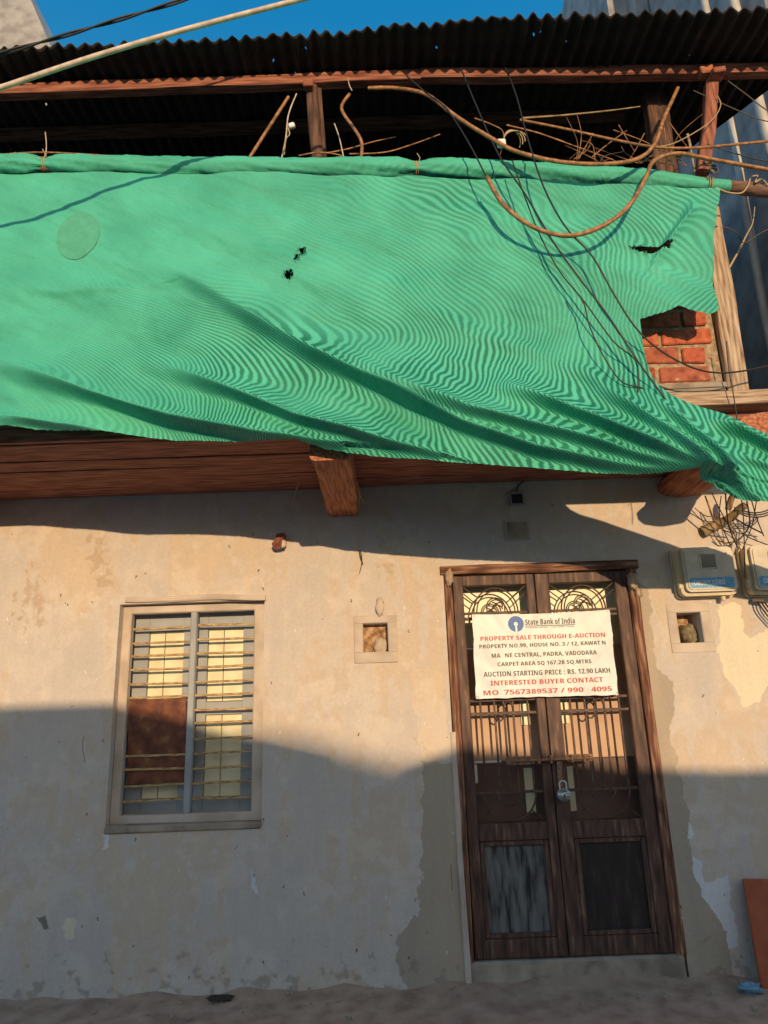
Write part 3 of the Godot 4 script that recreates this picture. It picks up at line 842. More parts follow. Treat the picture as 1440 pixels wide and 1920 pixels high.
func build_door(H):
	# weathered timber frame
	part(H, "door_jamb", timber(Vector3(0.378, 0.123, -0.05), Vector3(0.378, 2.225, -0.05), 0.05, 0.11, 0.005, 0.2, Vector3.BACK), M.frame_wood_y)
	part(H, "door_jamb", timber(Vector3(1.512, 0.123, -0.05), Vector3(1.512, 2.225, -0.05), 0.058, 0.11, 0.005, 0.2, Vector3.BACK), M.frame_wood_y)
	part(H, "door_lintel", timber(Vector3(0.335, 2.252, -0.035), Vector3(1.552, 2.25, -0.035), 0.10, 0.056, 0.006, 0.2), M.frame_wood_x)
	part(H, "plaster_edge", timber(Vector3(0.362, 0.02, 0.004), Vector3(0.358, 1.30, 0.004), 0.03, 0.02, 0.004, 0.5, Vector3.BACK), M.plaster)
	for a in [[Vector3(0.3854, 2.2068, 0.02), Vector3(0.05, 0.10, 0.04), 2.0], [Vector3(1.5038, 2.1415, 0.02), Vector3(0.06, 0.12, 0.05), 5.0], [Vector3(1.5336, 2.0698, 0.01), Vector3(0.04, 0.06, 0.03), 8.0]]:
		part(H, "plaster_lump", lump(a[1], a[2], 0.6), M.pale_wood_y, a[0])
	for leaf in 2:
		var xa: float = [0.408, 0.916][leaf]
		var xb: float = [0.911, 1.480][leaf]
		var oa: float = [0.470, 1.000][leaf]
		var ob: float = [0.860, 1.404][leaf]
		var zc := -0.035
		var st := new_st()
		var rails := [[0.128, 0.222], [0.708, 0.800], [2.153, 2.216]]
		add_box(st, Vector3((xa + oa) / 2, 1.172, zc), Vector3(oa - xa, 2.088, 0.044), 0.004, 0.001)
		add_box(st, Vector3((xb + ob) / 2, 1.172, zc), Vector3(xb - ob, 2.088, 0.044), 0.004, 0.001)
		for r in rails:
			add_box(st, Vector3((oa + ob) / 2, (r[0] + r[1]) / 2, zc), Vector3(ob - oa, r[1] - r[0], 0.040), 0.004)
		var D := part(H, "door_leaf", done(st), M.door_paint)
		D.set_meta("label", ["left leaf of the brown door with a worn grey lower panel", "right leaf of the brown door with a dark lower panel"][leaf])
		# sunk lower panel inside a moulding
		part(D, "panel", box(Vector3(ob - oa - 0.004, 0.486, 0.014), 0.003), M.door_panel_grey if leaf == 0 else M.door_panel_dark, Vector3((oa + ob) / 2, 0.465, zc - 0.004))
		var mo := new_st()
		var pa := oa + 0.002
		var pb := ob - 0.002
		add_box(mo, Vector3(pa + 0.014, 0.465, zc + 0.012), Vector3(0.026, 0.480, 0.022), 0.006)
		add_box(mo, Vector3(pb - 0.014, 0.465, zc + 0.012), Vector3(0.026, 0.480, 0.022), 0.006)
		add_box(mo, Vector3((pa + pb) / 2, 0.694, zc + 0.012), Vector3(pb - pa - 0.056, 0.024, 0.021), 0.006)
		add_box(mo, Vector3((pa + pb) / 2, 0.236, zc + 0.012), Vector3(pb - pa - 0.056, 0.024, 0.021), 0.006)
		part(D, "moulding", done(mo), M.door_paint)
		# iron grille: cross bars, uprights and scrolls
		var xm := (oa + ob) / 2
		var hb := box(Vector3(ob - oa, 0.016, 0.010), 0.002)
		for y in [1.985, 1.955, 1.47, 1.395, 0.960]:
			part(D, "cross_bar", hb, M.door_iron, Vector3(xm, y, zc))
		var vb := box(Vector3(0.012, 1.02, 0.012), 0.002)
		for dx in [-0.134, -0.051, 0.004, 0.058, 0.145]:
			part(D, "upright_bar", vb, M.door_iron, Vector3(xm + dx * (ob - oa) / 0.39, 1.465, zc - 0.011))
		var c := Vector3(xm, 1.992, zc)
		var hw := (ob - oa) / 2
		for sc in [[0.135, 0.005], [0.117, 0.0045]]:
			part(D, "scroll", tube(arc(c, sc[0], 0.0, PI, 22, sc[0] * 1.08), sc[1], 6), M.door_iron)
		for sc in [[Vector3(0.0, 0.03, 0), 0.055, 0.0, PI], [Vector3(0.0, 0.03, 0), 0.043, 0.0, PI * 0.95], [Vector3(0.03, -0.0, 0), 0.055, PI * 0.5, PI], [Vector3(-0.03, 0.0, 0), 0.06, 0.05, PI * 0.45], [Vector3(0.012, 0.01, 0), 0.03, 0.2, PI * 0.9]]:
			part(D, "scroll", tube(arc(c + sc[0], sc[1], sc[2], sc[3], 12), 0.0045, 6), M.door_iron)
		for sx in [-1, 1]:
			part(D, "scroll", tube(PackedVector3Array([c + Vector3(sx * 0.055, 0, 0), c + Vector3(sx * 0.055, 0.03, 0)]), 0.0045, 6), M.door_iron)
			part(D, "scroll", tube(PackedVector3Array([c + Vector3(sx * 0.105, 0.088, 0), c + Vector3(sx * (hw - 0.004), 0.155, 0)]), 0.0045, 6), M.door_iron)
			part(D, "scroll", tube(PackedVector3Array([c + Vector3(sx * 0.125, 0.055, 0), c + Vector3(sx * (hw - 0.004), 0.115, 0)]), 0.004, 6), M.door_iron)
			part(D, "scroll", tube(arc(Vector3(xm + sx * 0.028, 1.405, zc), 0.028, PI * 0.5 - sx * PI * 0.5 + (PI if sx < 0 else 0.0), PI * 0.5 - sx * PI * 0.5 + (PI if sx < 0 else 0.0) + sx * -0.0 + PI * (1.0 if sx > 0 else -1.0) * 0.9, 10, 0.055), 0.005, 6), M.door_iron)
			part(D, "scroll", tube(PackedVector3Array([Vector3(xm + sx * 0.115, 0.862, zc), Vector3(xm + sx * (hw - 0.004), 0.803, zc)]), 0.005, 6), M.door_iron)
		for r in [0.150, 0.068]:
			part(D, "scroll", tube(arc(Vector3(xm, 0.957, zc), r, PI, TAU, 20, r), 0.0055, 6), M.door_iron)
	# inner solid door seen through the grille
	var I := part(H, "inner_door", box(Vector3(1.13, 0.996, 0.03), 0.003), M.inner_brown, Vector3(0.945, 0.622, -0.165))
	part(I, "panel", box(Vector3(1.13, 0.66, 0.026), 0.003), M.inner_tan, Vector3(0.945, 1.452, -0.165))
	part(I, "panel", box(Vector3(1.13, 0.46, 0.026), 0.003), M.cream_pane, Vector3(0.945, 2.014, -0.165))
	for x in [0.80, 1.035]:
		part(I, "stile", box(Vector3(0.055, 0.245, 0.012), 0.002), M.cream_pane, Vector3(x, 0.955, -0.142))
		part(I, "stile", box(Vector3(0.055, 0.15, 0.012), 0.002), M.cream_pane, Vector3(x + 0.01, 1.395, -0.145))
	part(I, "rail", box(Vector3(0.20, 0.014, 0.014), 0.003), M.white_print, Vector3(0.545, 1.118, -0.14))
	part(I, "handle", box(Vector3(0.032, 0.105, 0.018), 0.004), M.white_print, Vector3(0.482, 1.055, -0.135))
	# slide bolt across both leaves
	var bolt := part(H, "slide_bolt", tube(PackedVector3Array([Vector3(0.68, 1.131, 0.012), Vector3(1.14, 1.134, 0.012)]), 0.009, 10), M.rusty_bolt)
	span(bolt, "bolt_plate", Vector3(0.655, 1.108, -0.012), Vector3(0.815, 1.154, 0.004), M.rusty_bolt, 0.003)
	span(bolt, "bolt_plate", Vector3(1.0, 1.115, -0.012), Vector3(1.15, 1.154, 0.004), M.rusty_bolt, 0.003)
	for x in [0.83, 0.90, 1.02, 1.09]:
		span(bolt, "bolt_loop", Vector3(x, 1.110, -0.008), Vector3(x + 0.016, 1.155, 0.026), M.rusty_bolt, 0.004)
	part(bolt, "hasp", timber(Vector3(0.952, 1.12, 0.018), Vector3(0.948, 0.985, 0.008), 0.028, 0.006, 0.001, 0.1, Vector3.BACK), M.rusty_bolt)

func brick_panel(H):
	var B := part(H, "brick_infill", box(Vector3(0.62, 1.12, 0.09), 0.004), M.mortar, Vector3(1.452, 3.515, 0.925))
	var row := 0
	var y := 3.005
	var meshes := []
	for k in 5:
		meshes.append(box(Vector3(0.26, 0.086, 0.10), 0.006, 0.004))
	var half := []
	for k in 3:
		half.append(box(Vector3(0.115, 0.086, 0.10), 0.006, 0.004))
	while y < 4.0:
		var x: float = 1.158 + [0.0, 0.135, 0.04, 0.17][row % 4]
		if row % 4 in [1, 3]:
			part(B, "brick", half[rng.randi() % 3], M.bricks[rng.randi() % 4], Vector3(x - 0.08, y + 0.043, 0.936 + rng.randf_range(-0.004, 0.004)))
		while x < 1.66:
			var whole: bool = x + 0.26 < 1.772
			var wdt := 0.26 if whole else 0.115
			if x + wdt > 1.772:
				break
			part(B, "brick", meshes[rng.randi() % 5] if whole else half[rng.randi() % 3], M.bricks[rng.randi() % 4], Vector3(x + wdt / 2, y + 0.043 + rng.randf_range(-0.003, 0.003), 0.936 + rng.randf_range(-0.005, 0.005)), Basis(Vector3.BACK, rng.randf_range(-0.012, 0.012)))
			x += wdt + 0.018
		y += 0.106
		row += 1
	part(H, "plaster_ledge", timber(Vector3(1.14, 2.966, 0.985), Vector3(1.755, 2.968, 0.985), 0.05, 0.03, 0.004, 0.3), M.raw_plaster)
	part(H, "plaster_ledge", timber(Vector3(1.14, 2.94, 0.995), Vector3(1.745, 2.942, 0.995), 0.03, 0.016, 0.003, 0.3), M.raw_plaster)

func roof_y(z: float) -> float:
	return 5.052 - 0.03 * (z - 1.0)

# the roof sinks towards its right end
func roof_dip(x: float) -> float:
	return -0.05 * smoothstep(0.0, 2.0, x)

func roof(H):
	# corrugated sheets, laid with laps; front edge runs a little askew to the wall
	var pitch := 0.075
	var x := -3.5
	var k := 0
	while x < 2.75:
		var wdt := pitch * 12.0
		var st := SurfaceTool.new()
		st.begin(Mesh.PRIMITIVE_TRIANGLES)
		st.set_smooth_group(0)
		var lift := 0.006 * (k % 2) + rng.randf_range(0.0, 0.004)
		var jut := rng.randf_range(-0.018, 0.018)
		var seg := 108
		var zs := []
		for j in 24:
			zs.append(j * 0.018)
		for j in 14:
			zs.append(0.42 + (j + 1) * 0.27)
		var P := func(i: int, j: int) -> Vector3:
			var px := x + (wdt + 0.06) * i / seg
			var zf := front_edge(px) + jut + noise.get_noise_2d(px * 9.0, k * 9.0) * 0.022
			var z: float = zf - zs[j]
			var lim := maxf(2.436 + (z - 0.847) * 0.616, 2.056)
			var q := minf(px, lim)
			return Vector3(q, roof_y(z) + roof_dip(px) + lift + 0.0155 * (1.0 + 0.45 * noise.get_noise_2d(px * 2.5, z * 1.5 + k)) * cos(TAU * px / pitch) + noise.get_noise_2d(px * 1.6, z * 2.0) * 0.014, z)
		var th := Vector3(0, 0.007, 0)
		for i in seg:
			for j in zs.size() - 1:
				if j > 1 and j < 22 and hash(Vector3i(i, j, k)) % 611 == 3:
					continue
				var a: Vector3 = P.call(i, j)
				var b: Vector3 = P.call(i + 1, j)
				var c: Vector3 = P.call(i + 1, j + 1)
				var d: Vector3 = P.call(i, j + 1)
				if b.x - a.x < 1e-4 and c.x - d.x < 1e-4:
					continue
				for v in [a, c, b, a, d, c]:
					st.add_vertex(v)
				for v in [a + th, b + th, c + th, a + th, c + th, d + th]:
					st.add_vertex(v)
				if j == 0:
					for v in [a, b, b + th, a, b + th, a + th]:
						st.add_vertex(v)
		part(H, "roof_sheet", done(st), M.roof_sheet)
		x += wdt
		k += 1

func front_edge(x: float) -> float:
	return lerpf(1.2186, 1.3163, clampf((x + 2.0) / 4.2, -0.3, 1.3)) + 0.045 * smoothstep(0.0, 2.0, x) + 0.012 * sin(x * 2.1)

# ---------------------------------------------------------------- green shade net

var creases := [
	[[Vector2(-1.5557, 3.9675), Vector2(-1.232, 3.7584), Vector2(-0.8337, 3.4901), Vector2(-0.3182, 3.1092), Vector2(0.0453, 2.9083), Vector2(0.3723, 2.72), Vector2(0.72, 2.5927), Vector2(1.0908, 2.5094), Vector2(1.4357, 2.4544)], 0.112, 0.20, 0.017],
	[[Vector2(-2.0567, 3.2491), Vector2(-1.719, 3.0894), Vector2(-1.3903, 2.9421), Vector2(-0.992, 2.8065), Vector2(-0.6029, 2.7175), Vector2(-0.1933, 2.6587)], 0.131, 0.16, 0.016],
	[[Vector2(-1.2776, 3.2045), Vector2(-1.0049, 3.0769), Vector2(-0.7371, 2.9376), Vector2(-0.3976, 2.7761), Vector2(-0.0908, 2.6767), Vector2(0.2625, 2.5878)], 0.104, 0.13, 0.015],
	[[Vector2(-0.2374, 3.2241), Vector2(0.0723, 2.9357), Vector2(0.4011, 2.7688), Vector2(0.7279, 2.6795), Vector2(1.0487, 2.5807), Vector2(1.4602, 2.4508)], 0.094, 0.14, 0.017],
	[[Vector2(0.496, 3.0202), Vector2(0.6426, 2.8859), Vector2(0.8887, 2.7507), Vector2(1.202, 2.5886), Vector2(1.4852, 2.4499)], 0.104, 0.12, 0.016],
	[[Vector2(0.9331, 3.1792), Vector2(1.0586, 2.8845), Vector2(1.2399, 2.6825), Vector2(1.3962, 2.5277), Vector2(1.5301, 2.4166)], 0.085, 0.12, 0.017],
	[[Vector2(1.2322, 3.0212), Vector2(1.293, 2.7913), Vector2(1.41, 2.6216), Vector2(1.5364, 2.456), Vector2(1.6907, 2.3325)], 0.075, 0.09, 0.014],
	[[Vector2(1.4751, 2.7151), Vector2(1.6204, 2.663), Vector2(1.8302, 2.5521), Vector2(1.9696, 2.4881)], 0.085, 0.05, 0.014],
	[[Vector2(1.4736, 2.5382), Vector2(1.646, 2.5105), Vector2(1.8147, 2.4671), Vector2(1.9604, 2.4406)], 0.037, 0.05, 0.017],
	[[Vector2(-2.0108, 2.8918), Vector2(-1.7453, 2.8427), Vector2(-1.5337, 2.7959), Vector2(-1.2725, 2.7531)], 0.066, 0.06, 0.014],
	[[Vector2(1.7682, 3.9995), Vector2(1.5843, 3.8078), Vector2(1.4149, 3.5894)], 0.056, 0.06, 0.014],
	[[Vector2(-2.102, 3.6021), Vector2(-1.5997, 3.52), Vector2(-1.1094, 3.5475)], 0.019, 0.10, 0.029]]
var top_line := [Vector2(-2.4283, 4.3366), Vector2(-2.0194, 4.3128), Vector2(-1.7584, 4.3089), Vector2(-0.8589, 4.2509), Vector2(0.234, 4.1919), Vector2(0.9737, 4.1237), Vector2(1.3676, 4.0768), Vector2(1.8288, 4.024)]
var bottom_line := [Vector2(-2.2119, 2.8433), Vector2(-1.8459, 2.8158), Vector2(-1.4539, 2.7681), Vector2(-1.0657, 2.7345), Vector2(-0.7567, 2.7122), Vector2(-0.3976, 2.6798), Vector2(-0.2446, 2.6415), Vector2(-0.0419, 2.5989), Vector2(0.3366, 2.5529), Vector2(0.7126, 2.5125), Vector2(1.0869, 2.4776), Vector2(1.4357, 2.4544), Vector2(1.5388, 2.3927), Vector2(1.651, 2.3184), Vector2(1.7839, 2.2981), Vector2(2.0274, 2.2765), Vector2(2.5463, 2.1737)]
var flap_line := [Vector2(1.3038, 3.2666), Vector2(1.2953, 3.121), Vector2(1.2989, 2.9898), Vector2(1.3344, 2.8855), Vector2(1.3884, 2.827), Vector2(1.4504, 2.791), Vector2(1.6066, 2.7351), Vector2(1.8439, 2.6274), Vector2(2.0771, 2.5216), Vector2(2.5778, 2.3006)]
var notch_line := [Vector2(1.3038, 3.2666), Vector2(1.4418, 3.2944), Vector2(1.4911, 3.3198), Vector2(1.549, 3.2933), Vector2(1.644, 3.2655), Vector2(1.6914, 3.2938)]
var tears := [
	[Vector2(1.2907, 3.6932), Vector2(1.3871, 3.6893), Vector2(1.5123, 3.694), Vector2(1.4986, 3.6561), Vector2(1.409, 3.6468), Vector2(1.3471, 3.6589)],
	[Vector2(-0.3921, 3.7314), Vector2(-0.3643, 3.7399), Vector2(-0.3561, 3.7011), Vector2(-0.381, 3.6861)],
	[Vector2(-0.4087, 3.6904), Vector2(-0.3838, 3.6958), Vector2(-0.3921, 3.6547), Vector2(-0.4142, 3.646)],
	[Vector2(-0.4608, 3.5815), Vector2(-0.4224, 3.5957), Vector2(-0.4168, 3.5547), Vector2(-0.4387, 3.5337), Vector2(-0.4579, 3.5469)]]

func along(line: Array, x: float) -> float:
	for i in line.size() - 1:
		if x <= line[i + 1].x or i == line.size() - 2:
			var t: float = (x - line[i].x) / maxf(line[i + 1].x - line[i].x, 1e-4)
			return lerpf(line[i].y, line[i + 1].y, clampf(t, 0.0, 1.3))
	return line[-1].y

# how far the cloth stands out at a point of the balcony front
func net_z(x: float, y: float) -> float:
	var p := Vector2(x, y)
	var z := 1.115
	z += 0.05 * sin(PI * clampf((4.3 - y) / 1.7, 0.0, 1.0))
	var u := x * 0.86 - y * 0.5
	var v := x * 0.5 + y * 0.86
	z += noise.get_noise_2d(u * 0.55, v * 1.6 + 7.0) * 0.045 + noise.get_noise_2d(u * 1.2 + 50.0, v * 4.0) * 0.016 + noise.get_noise_2d(u * 3.0 + 90.0, v * 9.0) * 0.005
	for c in creases:
		var line: Array = c[0]
		if x < line[0].x - 0.5 and x < line[-1].x - 0.5 or x > maxf(line[-1].x, line[0].x) + 0.5:
			continue
		var best := 1e9
		var sgn := 1.0
		var at := 0.0
		for i in line.size() - 1:
			var a: Vector2 = line[i]
			var b: Vector2 = line[i + 1]
			var d := b - a
			var t := clampf((p - a).dot(d) / d.length_squared(), 0.0, 1.0)
			var e := p - (a + d * t)
			var l := e.length_squared()
			if l < best:
				best = l
				sgn = signf(d.cross(e))
				at = (i + t) / (line.size() - 1)
		best = sqrt(best)
		var amp: float = c[1] * smoothstep(0.0, 0.40, at) * (1.0 - 0.55 * smoothstep(0.75, 1.0, at))
		if sgn > 0.0:
			z += amp * exp(-best / c[2])
		else:
			z += amp * exp(-pow(best / (c[3] * lerpf(4.5, 1.0, smoothstep(0.05, 0.5, at))), 2.0))
	return z

func net_patch(vs: PackedVector3Array, ns: PackedVector3Array, uv: PackedVector2Array, ix: PackedInt32Array, nx: int, ny: int, at: Callable):
	var base := vs.size()
	for j in ny + 1:
		for i in nx + 1:
			var p: Vector2 = at.call(float(i) / nx, float(j) / ny)
			vs.append(Vector3(p.x, p.y, net_z(p.x, p.y)))
			uv.append(Vector2((p.x + 2.6) / 5.2, (4.5 - p.y) / 2.4))
	var w := nx + 1
	for j in ny + 1:
		for i in w:
			var l := vs[base + j * w + maxi(i - 1, 0)]
			var r := vs[base + j * w + mini(i + 1, nx)]
			var u := vs[base + maxi(j - 1, 0) * w + i]
			var d := vs[base + mini(j + 1, ny) * w + i]
			ns.append((r - l).cross(u - d).normalized())
	for j in ny:
		for i in nx:
			var a := base + j * w + i
			var c := vs[a]
			var m := Vector2(c.x, c.y)
			var gone := false
			for t in tears:
				if absf(m.x - t[0].x) < 0.3 and absf(m.y - t[0].y) < 0.2 and Geometry2D.is_point_in_polygon(m + Vector2(noise.get_noise_2d(m.x * 60, m.y * 60), noise.get_noise_2d(m.x * 60 + 9, m.y * 60)) * 0.006, PackedVector2Array(t)):
					gone = true
			if not gone:
				ix.append_array([a, a + 1, a + w, a + 1, a + w + 1, a + w])

# Knitted shade net: optical moire bands painted into its colour, darker low down.
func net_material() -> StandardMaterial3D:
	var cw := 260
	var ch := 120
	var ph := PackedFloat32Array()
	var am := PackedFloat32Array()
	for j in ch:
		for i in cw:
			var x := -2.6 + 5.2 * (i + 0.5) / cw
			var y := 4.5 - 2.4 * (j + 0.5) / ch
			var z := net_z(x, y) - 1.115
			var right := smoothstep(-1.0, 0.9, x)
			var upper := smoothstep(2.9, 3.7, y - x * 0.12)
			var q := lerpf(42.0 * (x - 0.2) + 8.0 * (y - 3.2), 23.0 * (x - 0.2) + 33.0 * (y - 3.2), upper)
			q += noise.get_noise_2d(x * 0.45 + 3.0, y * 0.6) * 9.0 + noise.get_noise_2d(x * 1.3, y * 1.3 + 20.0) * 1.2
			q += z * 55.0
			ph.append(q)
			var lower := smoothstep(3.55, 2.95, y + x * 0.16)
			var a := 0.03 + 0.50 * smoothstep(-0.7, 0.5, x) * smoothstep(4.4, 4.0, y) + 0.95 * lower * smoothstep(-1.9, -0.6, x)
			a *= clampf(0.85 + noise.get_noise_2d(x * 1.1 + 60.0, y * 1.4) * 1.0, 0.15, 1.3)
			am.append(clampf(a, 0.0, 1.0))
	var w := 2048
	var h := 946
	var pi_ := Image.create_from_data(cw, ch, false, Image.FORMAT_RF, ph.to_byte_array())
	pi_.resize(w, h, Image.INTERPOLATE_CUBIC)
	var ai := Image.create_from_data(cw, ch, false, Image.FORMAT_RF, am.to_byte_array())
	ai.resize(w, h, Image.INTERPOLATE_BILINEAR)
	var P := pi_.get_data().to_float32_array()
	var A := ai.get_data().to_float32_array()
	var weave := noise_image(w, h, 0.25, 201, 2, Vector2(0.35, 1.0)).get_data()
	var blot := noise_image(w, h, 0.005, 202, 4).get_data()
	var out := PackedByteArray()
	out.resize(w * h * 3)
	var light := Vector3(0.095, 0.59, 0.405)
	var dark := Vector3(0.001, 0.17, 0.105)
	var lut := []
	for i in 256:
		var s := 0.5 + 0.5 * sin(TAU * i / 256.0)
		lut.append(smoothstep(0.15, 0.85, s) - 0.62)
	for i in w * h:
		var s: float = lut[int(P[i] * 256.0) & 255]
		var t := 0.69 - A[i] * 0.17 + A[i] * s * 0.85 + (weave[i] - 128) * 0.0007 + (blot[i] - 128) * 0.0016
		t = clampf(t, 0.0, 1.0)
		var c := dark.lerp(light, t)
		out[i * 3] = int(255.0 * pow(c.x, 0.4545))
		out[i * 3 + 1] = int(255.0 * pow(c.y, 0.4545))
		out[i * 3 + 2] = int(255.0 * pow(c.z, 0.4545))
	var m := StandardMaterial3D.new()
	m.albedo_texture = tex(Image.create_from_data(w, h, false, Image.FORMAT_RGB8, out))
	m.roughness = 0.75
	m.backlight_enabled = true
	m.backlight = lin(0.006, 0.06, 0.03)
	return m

func build_net():
	var N := thing("shade_net", "large green shade net hung over the balcony front from the pole", "net", Vector3(0, 2.6, 1.12))
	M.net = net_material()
	M.net_thread = plain(lin(0.06, 0.36, 0.24), 0.8)
	var vs := PackedVector3Array()
	var ns := PackedVector3Array()
	var uv := PackedVector2Array()
	var ix := PackedInt32Array()
	var xn: float = flap_line[0].x
	var x_left: float = bottom_line[0].x - 0.35
	net_patch(vs, ns, uv, ix, 520, 330, func(s, t):
		var x := lerpf(x_left, xn, s)
		var b := along(bottom_line, x) + noise.get_noise_2d(x * 30.0, 1.0) * 0.004
		return Vector2(x, lerpf(along(top_line, x), b, t)))
	var rt: Vector2 = top_line[-1]
	var rb: Vector2 = notch_line[-1]
	net_patch(vs, ns, uv, ix, 70, 110, func(s, t):
		var yr := lerpf(rt.y, rb.y, t)
		var xr := lerpf(rt.x, rb.x, t) - 0.02 * sin(PI * t) + noise.get_noise_1d(yr * 14.0) * 0.006
		var x := lerpf(xn, xr, s)
		var b := along(notch_line, lerpf(xn, rb.x, s)) + noise.get_noise_2d(x * 40.0, 5.0) * 0.008 * minf(1.0, s * 20.0)
		return Vector2(x, lerpf(along(top_line, x), b, t)))
	net_patch(vs, ns, uv, ix, 150, 80, func(s, t):
		var x := lerpf(xn, flap_line[-1].x, s)
		return Vector2(x, lerpf(along(flap_line, x), along(bottom_line, x), t)))
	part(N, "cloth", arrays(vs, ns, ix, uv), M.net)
	# frayed threads along the lips of the tears
	var fr := RandomNumberGenerator.new()
	fr.seed = 31
	for t in tears:
		for k in 9:
			var i: int = fr.randi() % int(t.size())
			var q: Vector2 = t[i].lerp(t[(i + 1) % t.size()], fr.randf())
			var p := Vector3(q.x, q.y, net_z(q.x, q.y) + 0.003)
			var l := fr.randf_range(0.010, 0.030)
			part(N, "frayed_thread", tube(smooth_path([p + Vector3(0, 0.003, 0), p + Vector3(fr.randf_range(-0.4, 0.4) * l, -0.5 * l, 0.004), p + Vector3(fr.randf_range(-0.7, 0.7) * l, -l, 0.002)], 4), 0.0011, 4), M.net_thread)
	# top hem rolled over the pole, pinched at the ties
	var hem_px := [Vector3(-2.449, 4.3906, 1.1), Vector3(-2.0377, 4.377, 1.1), Vector3(-1.7885, 4.3702, 1.1), Vector3(-0.8658, 4.3108, 1.1), Vector3(0.2377, 4.2581, 1.1), Vector3(0.9854, 4.1959, 1.1), Vector3(1.3834, 4.1483, 1.1), Vector3(1.6938, 4.108, 1.1), Vector3(1.9069, 4.0786, 1.1)]
	var path := smooth_path(hem_px, 40)
	var ties := [hem_px[2].x, hem_px[4].x, 1.7925]
	var hv := PackedVector3Array()
	var hn := PackedVector3Array()
	var hu := PackedVector2Array()
	var hi := PackedInt32Array()
	var sides := 28
	for i in path.size():
		for s in sides:
			var an := TAU * s / sides
			var d := Vector3(0, sin(an), cos(an))
			var r := 0.056 + 0.012 * noise.get_noise_2d(path[i].x * 3.0 + sin(an) * 2.0, cos(an) * 1.2 + path[i].x * 1.5) + 0.004 * noise.get_noise_2d(path[i].x * 22.0 + sin(an) * 6.0, an * 0.2)
			for tx in ties:
				r -= 0.020 * exp(-pow((path[i].x - tx) / 0.05, 2.0))
			r = lerpf(r, 0.034, smoothstep(hem_px[6].x, hem_px[8].x, path[i].x))
			hv.append(path[i] + d * r)
			hu.append(Vector2((path[i].x + 2.6) / 5.2, 0.03 + 0.10 * s / sides))
	for i in path.size():
		for s in sides:
			var a := hv[maxi(i - 1, 0) * sides + s]
			var b := hv[mini(i + 1, path.size() - 1) * sides + s]
			var c := hv[i * sides + (s + sides - 1) % sides]
			var d := hv[i * sides + (s + 1) % sides]
			hn.append((c - d).cross(b - a).normalized() * -1.0)
	for i in hn.size():
		var mid := path[i / sides]
		if hn[i].dot(hv[i] - mid) < 0:
			hn[i] = -hn[i]
	for i in path.size() - 1:
		for s in sides:
			var a := i * sides + s
			var b := i * sides + (s + 1) % sides
			hi.append_array([a, b, a + sides, b, b + sides, a + sides])
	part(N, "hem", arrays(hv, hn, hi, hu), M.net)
	# round repair patch sewn on the left half
	var pc := Vector2(-1.5481, 3.8782)
	var pv := PackedVector3Array()
	var pn := PackedVector3Array()
	var pi2 := PackedInt32Array()
	for j in 9:
		for i in 36:
			var an := TAU * i / 36
			var q := pc + Vector2(cos(an) * 0.112, sin(an) * 0.150) * (j / 8.0)
			pv.append(Vector3(q.x, q.y, net_z(q.x, q.y) + 0.004))
			var e := 0.01
			pn.append(Vector3(net_z(q.x - e, q.y) - net_z(q.x + e, q.y), net_z(q.x, q.y - e) - net_z(q.x, q.y + e), 2 * e).normalized())
	for j in 8:
		for i in 36:
			var a := j * 36 + i
			var b := j * 36 + (i + 1) % 36
			pi2.append_array([a, b, a + 36, b, b + 36, a + 36])
	M.net_patch = mottled(tex(noise_image(256, 256, 0.04, 210, 3, Vector2.ONE, [[0.2, lin(0.07, 0.36, 0.23)], [0.8, lin(0.085, 0.41, 0.26)]])), Vector3.ONE * 2.0, 0.8)
	part(N, "patch", arrays(pv, pn, pi2), M.net_patch)
	for tx in ties:
		var y := 0.0
		for i in path.size() - 1:
			if path[i].x <= tx and path[i + 1].x >= tx:
				y = path[i].y
		var loop := PackedVector3Array()
		for i in 29:
			var an := TAU * i / 14.0
			loop.append(Vector3(tx + i * 0.0008 - 0.01, y + sin(an) * (0.041 + 0.002 * sin(i * 2.0)), 1.10 + cos(an) * 0.041))
		loop.append(loop[28] + Vector3(0.008, 0.03, 0.01))
		loop.append(loop[28] + Vector3(-0.006, 0.055, 0.015))
		part(N, "tie_wire", tube(loop, 0.0028, 5), M.wire_tie)
	var pole_pts := [Vector3(-2.5079, 4.393, 1.1), Vector3(-0.8658, 4.3108, 1.1), Vector3(0.2377, 4.2581, 1.1), Vector3(1.3834, 4.1483, 1.1), Vector3(1.9069, 4.0786, 1.1), Vector3(2.0567, 4.052, 1.1), Vector3(2.445, 3.9953, 1.1)]
	single("wooden_pole", "brown wooden pole carrying the top of the green net", "pole", tube(shifted(smooth_path(pole_pts, 16), pole_pts[0]), 0.030, 12, 0.036, 0.25), M.pole_wood, pole_pts[0])

# ---------------------------------------------------------------- auction notice on the door

func sign_wave(x: float, y: float) -> float:
	return 0.009 * noise.get_noise_2d(x * 2.4, y * 1.6) + 0.006 * noise.get_noise_2d(x * 5.0 + y * 3.0, y * 2.0 + 8.0) + 0.004 * absf(noise.get_noise_2d(x * 3.0 - y * 4.0, 20.0))

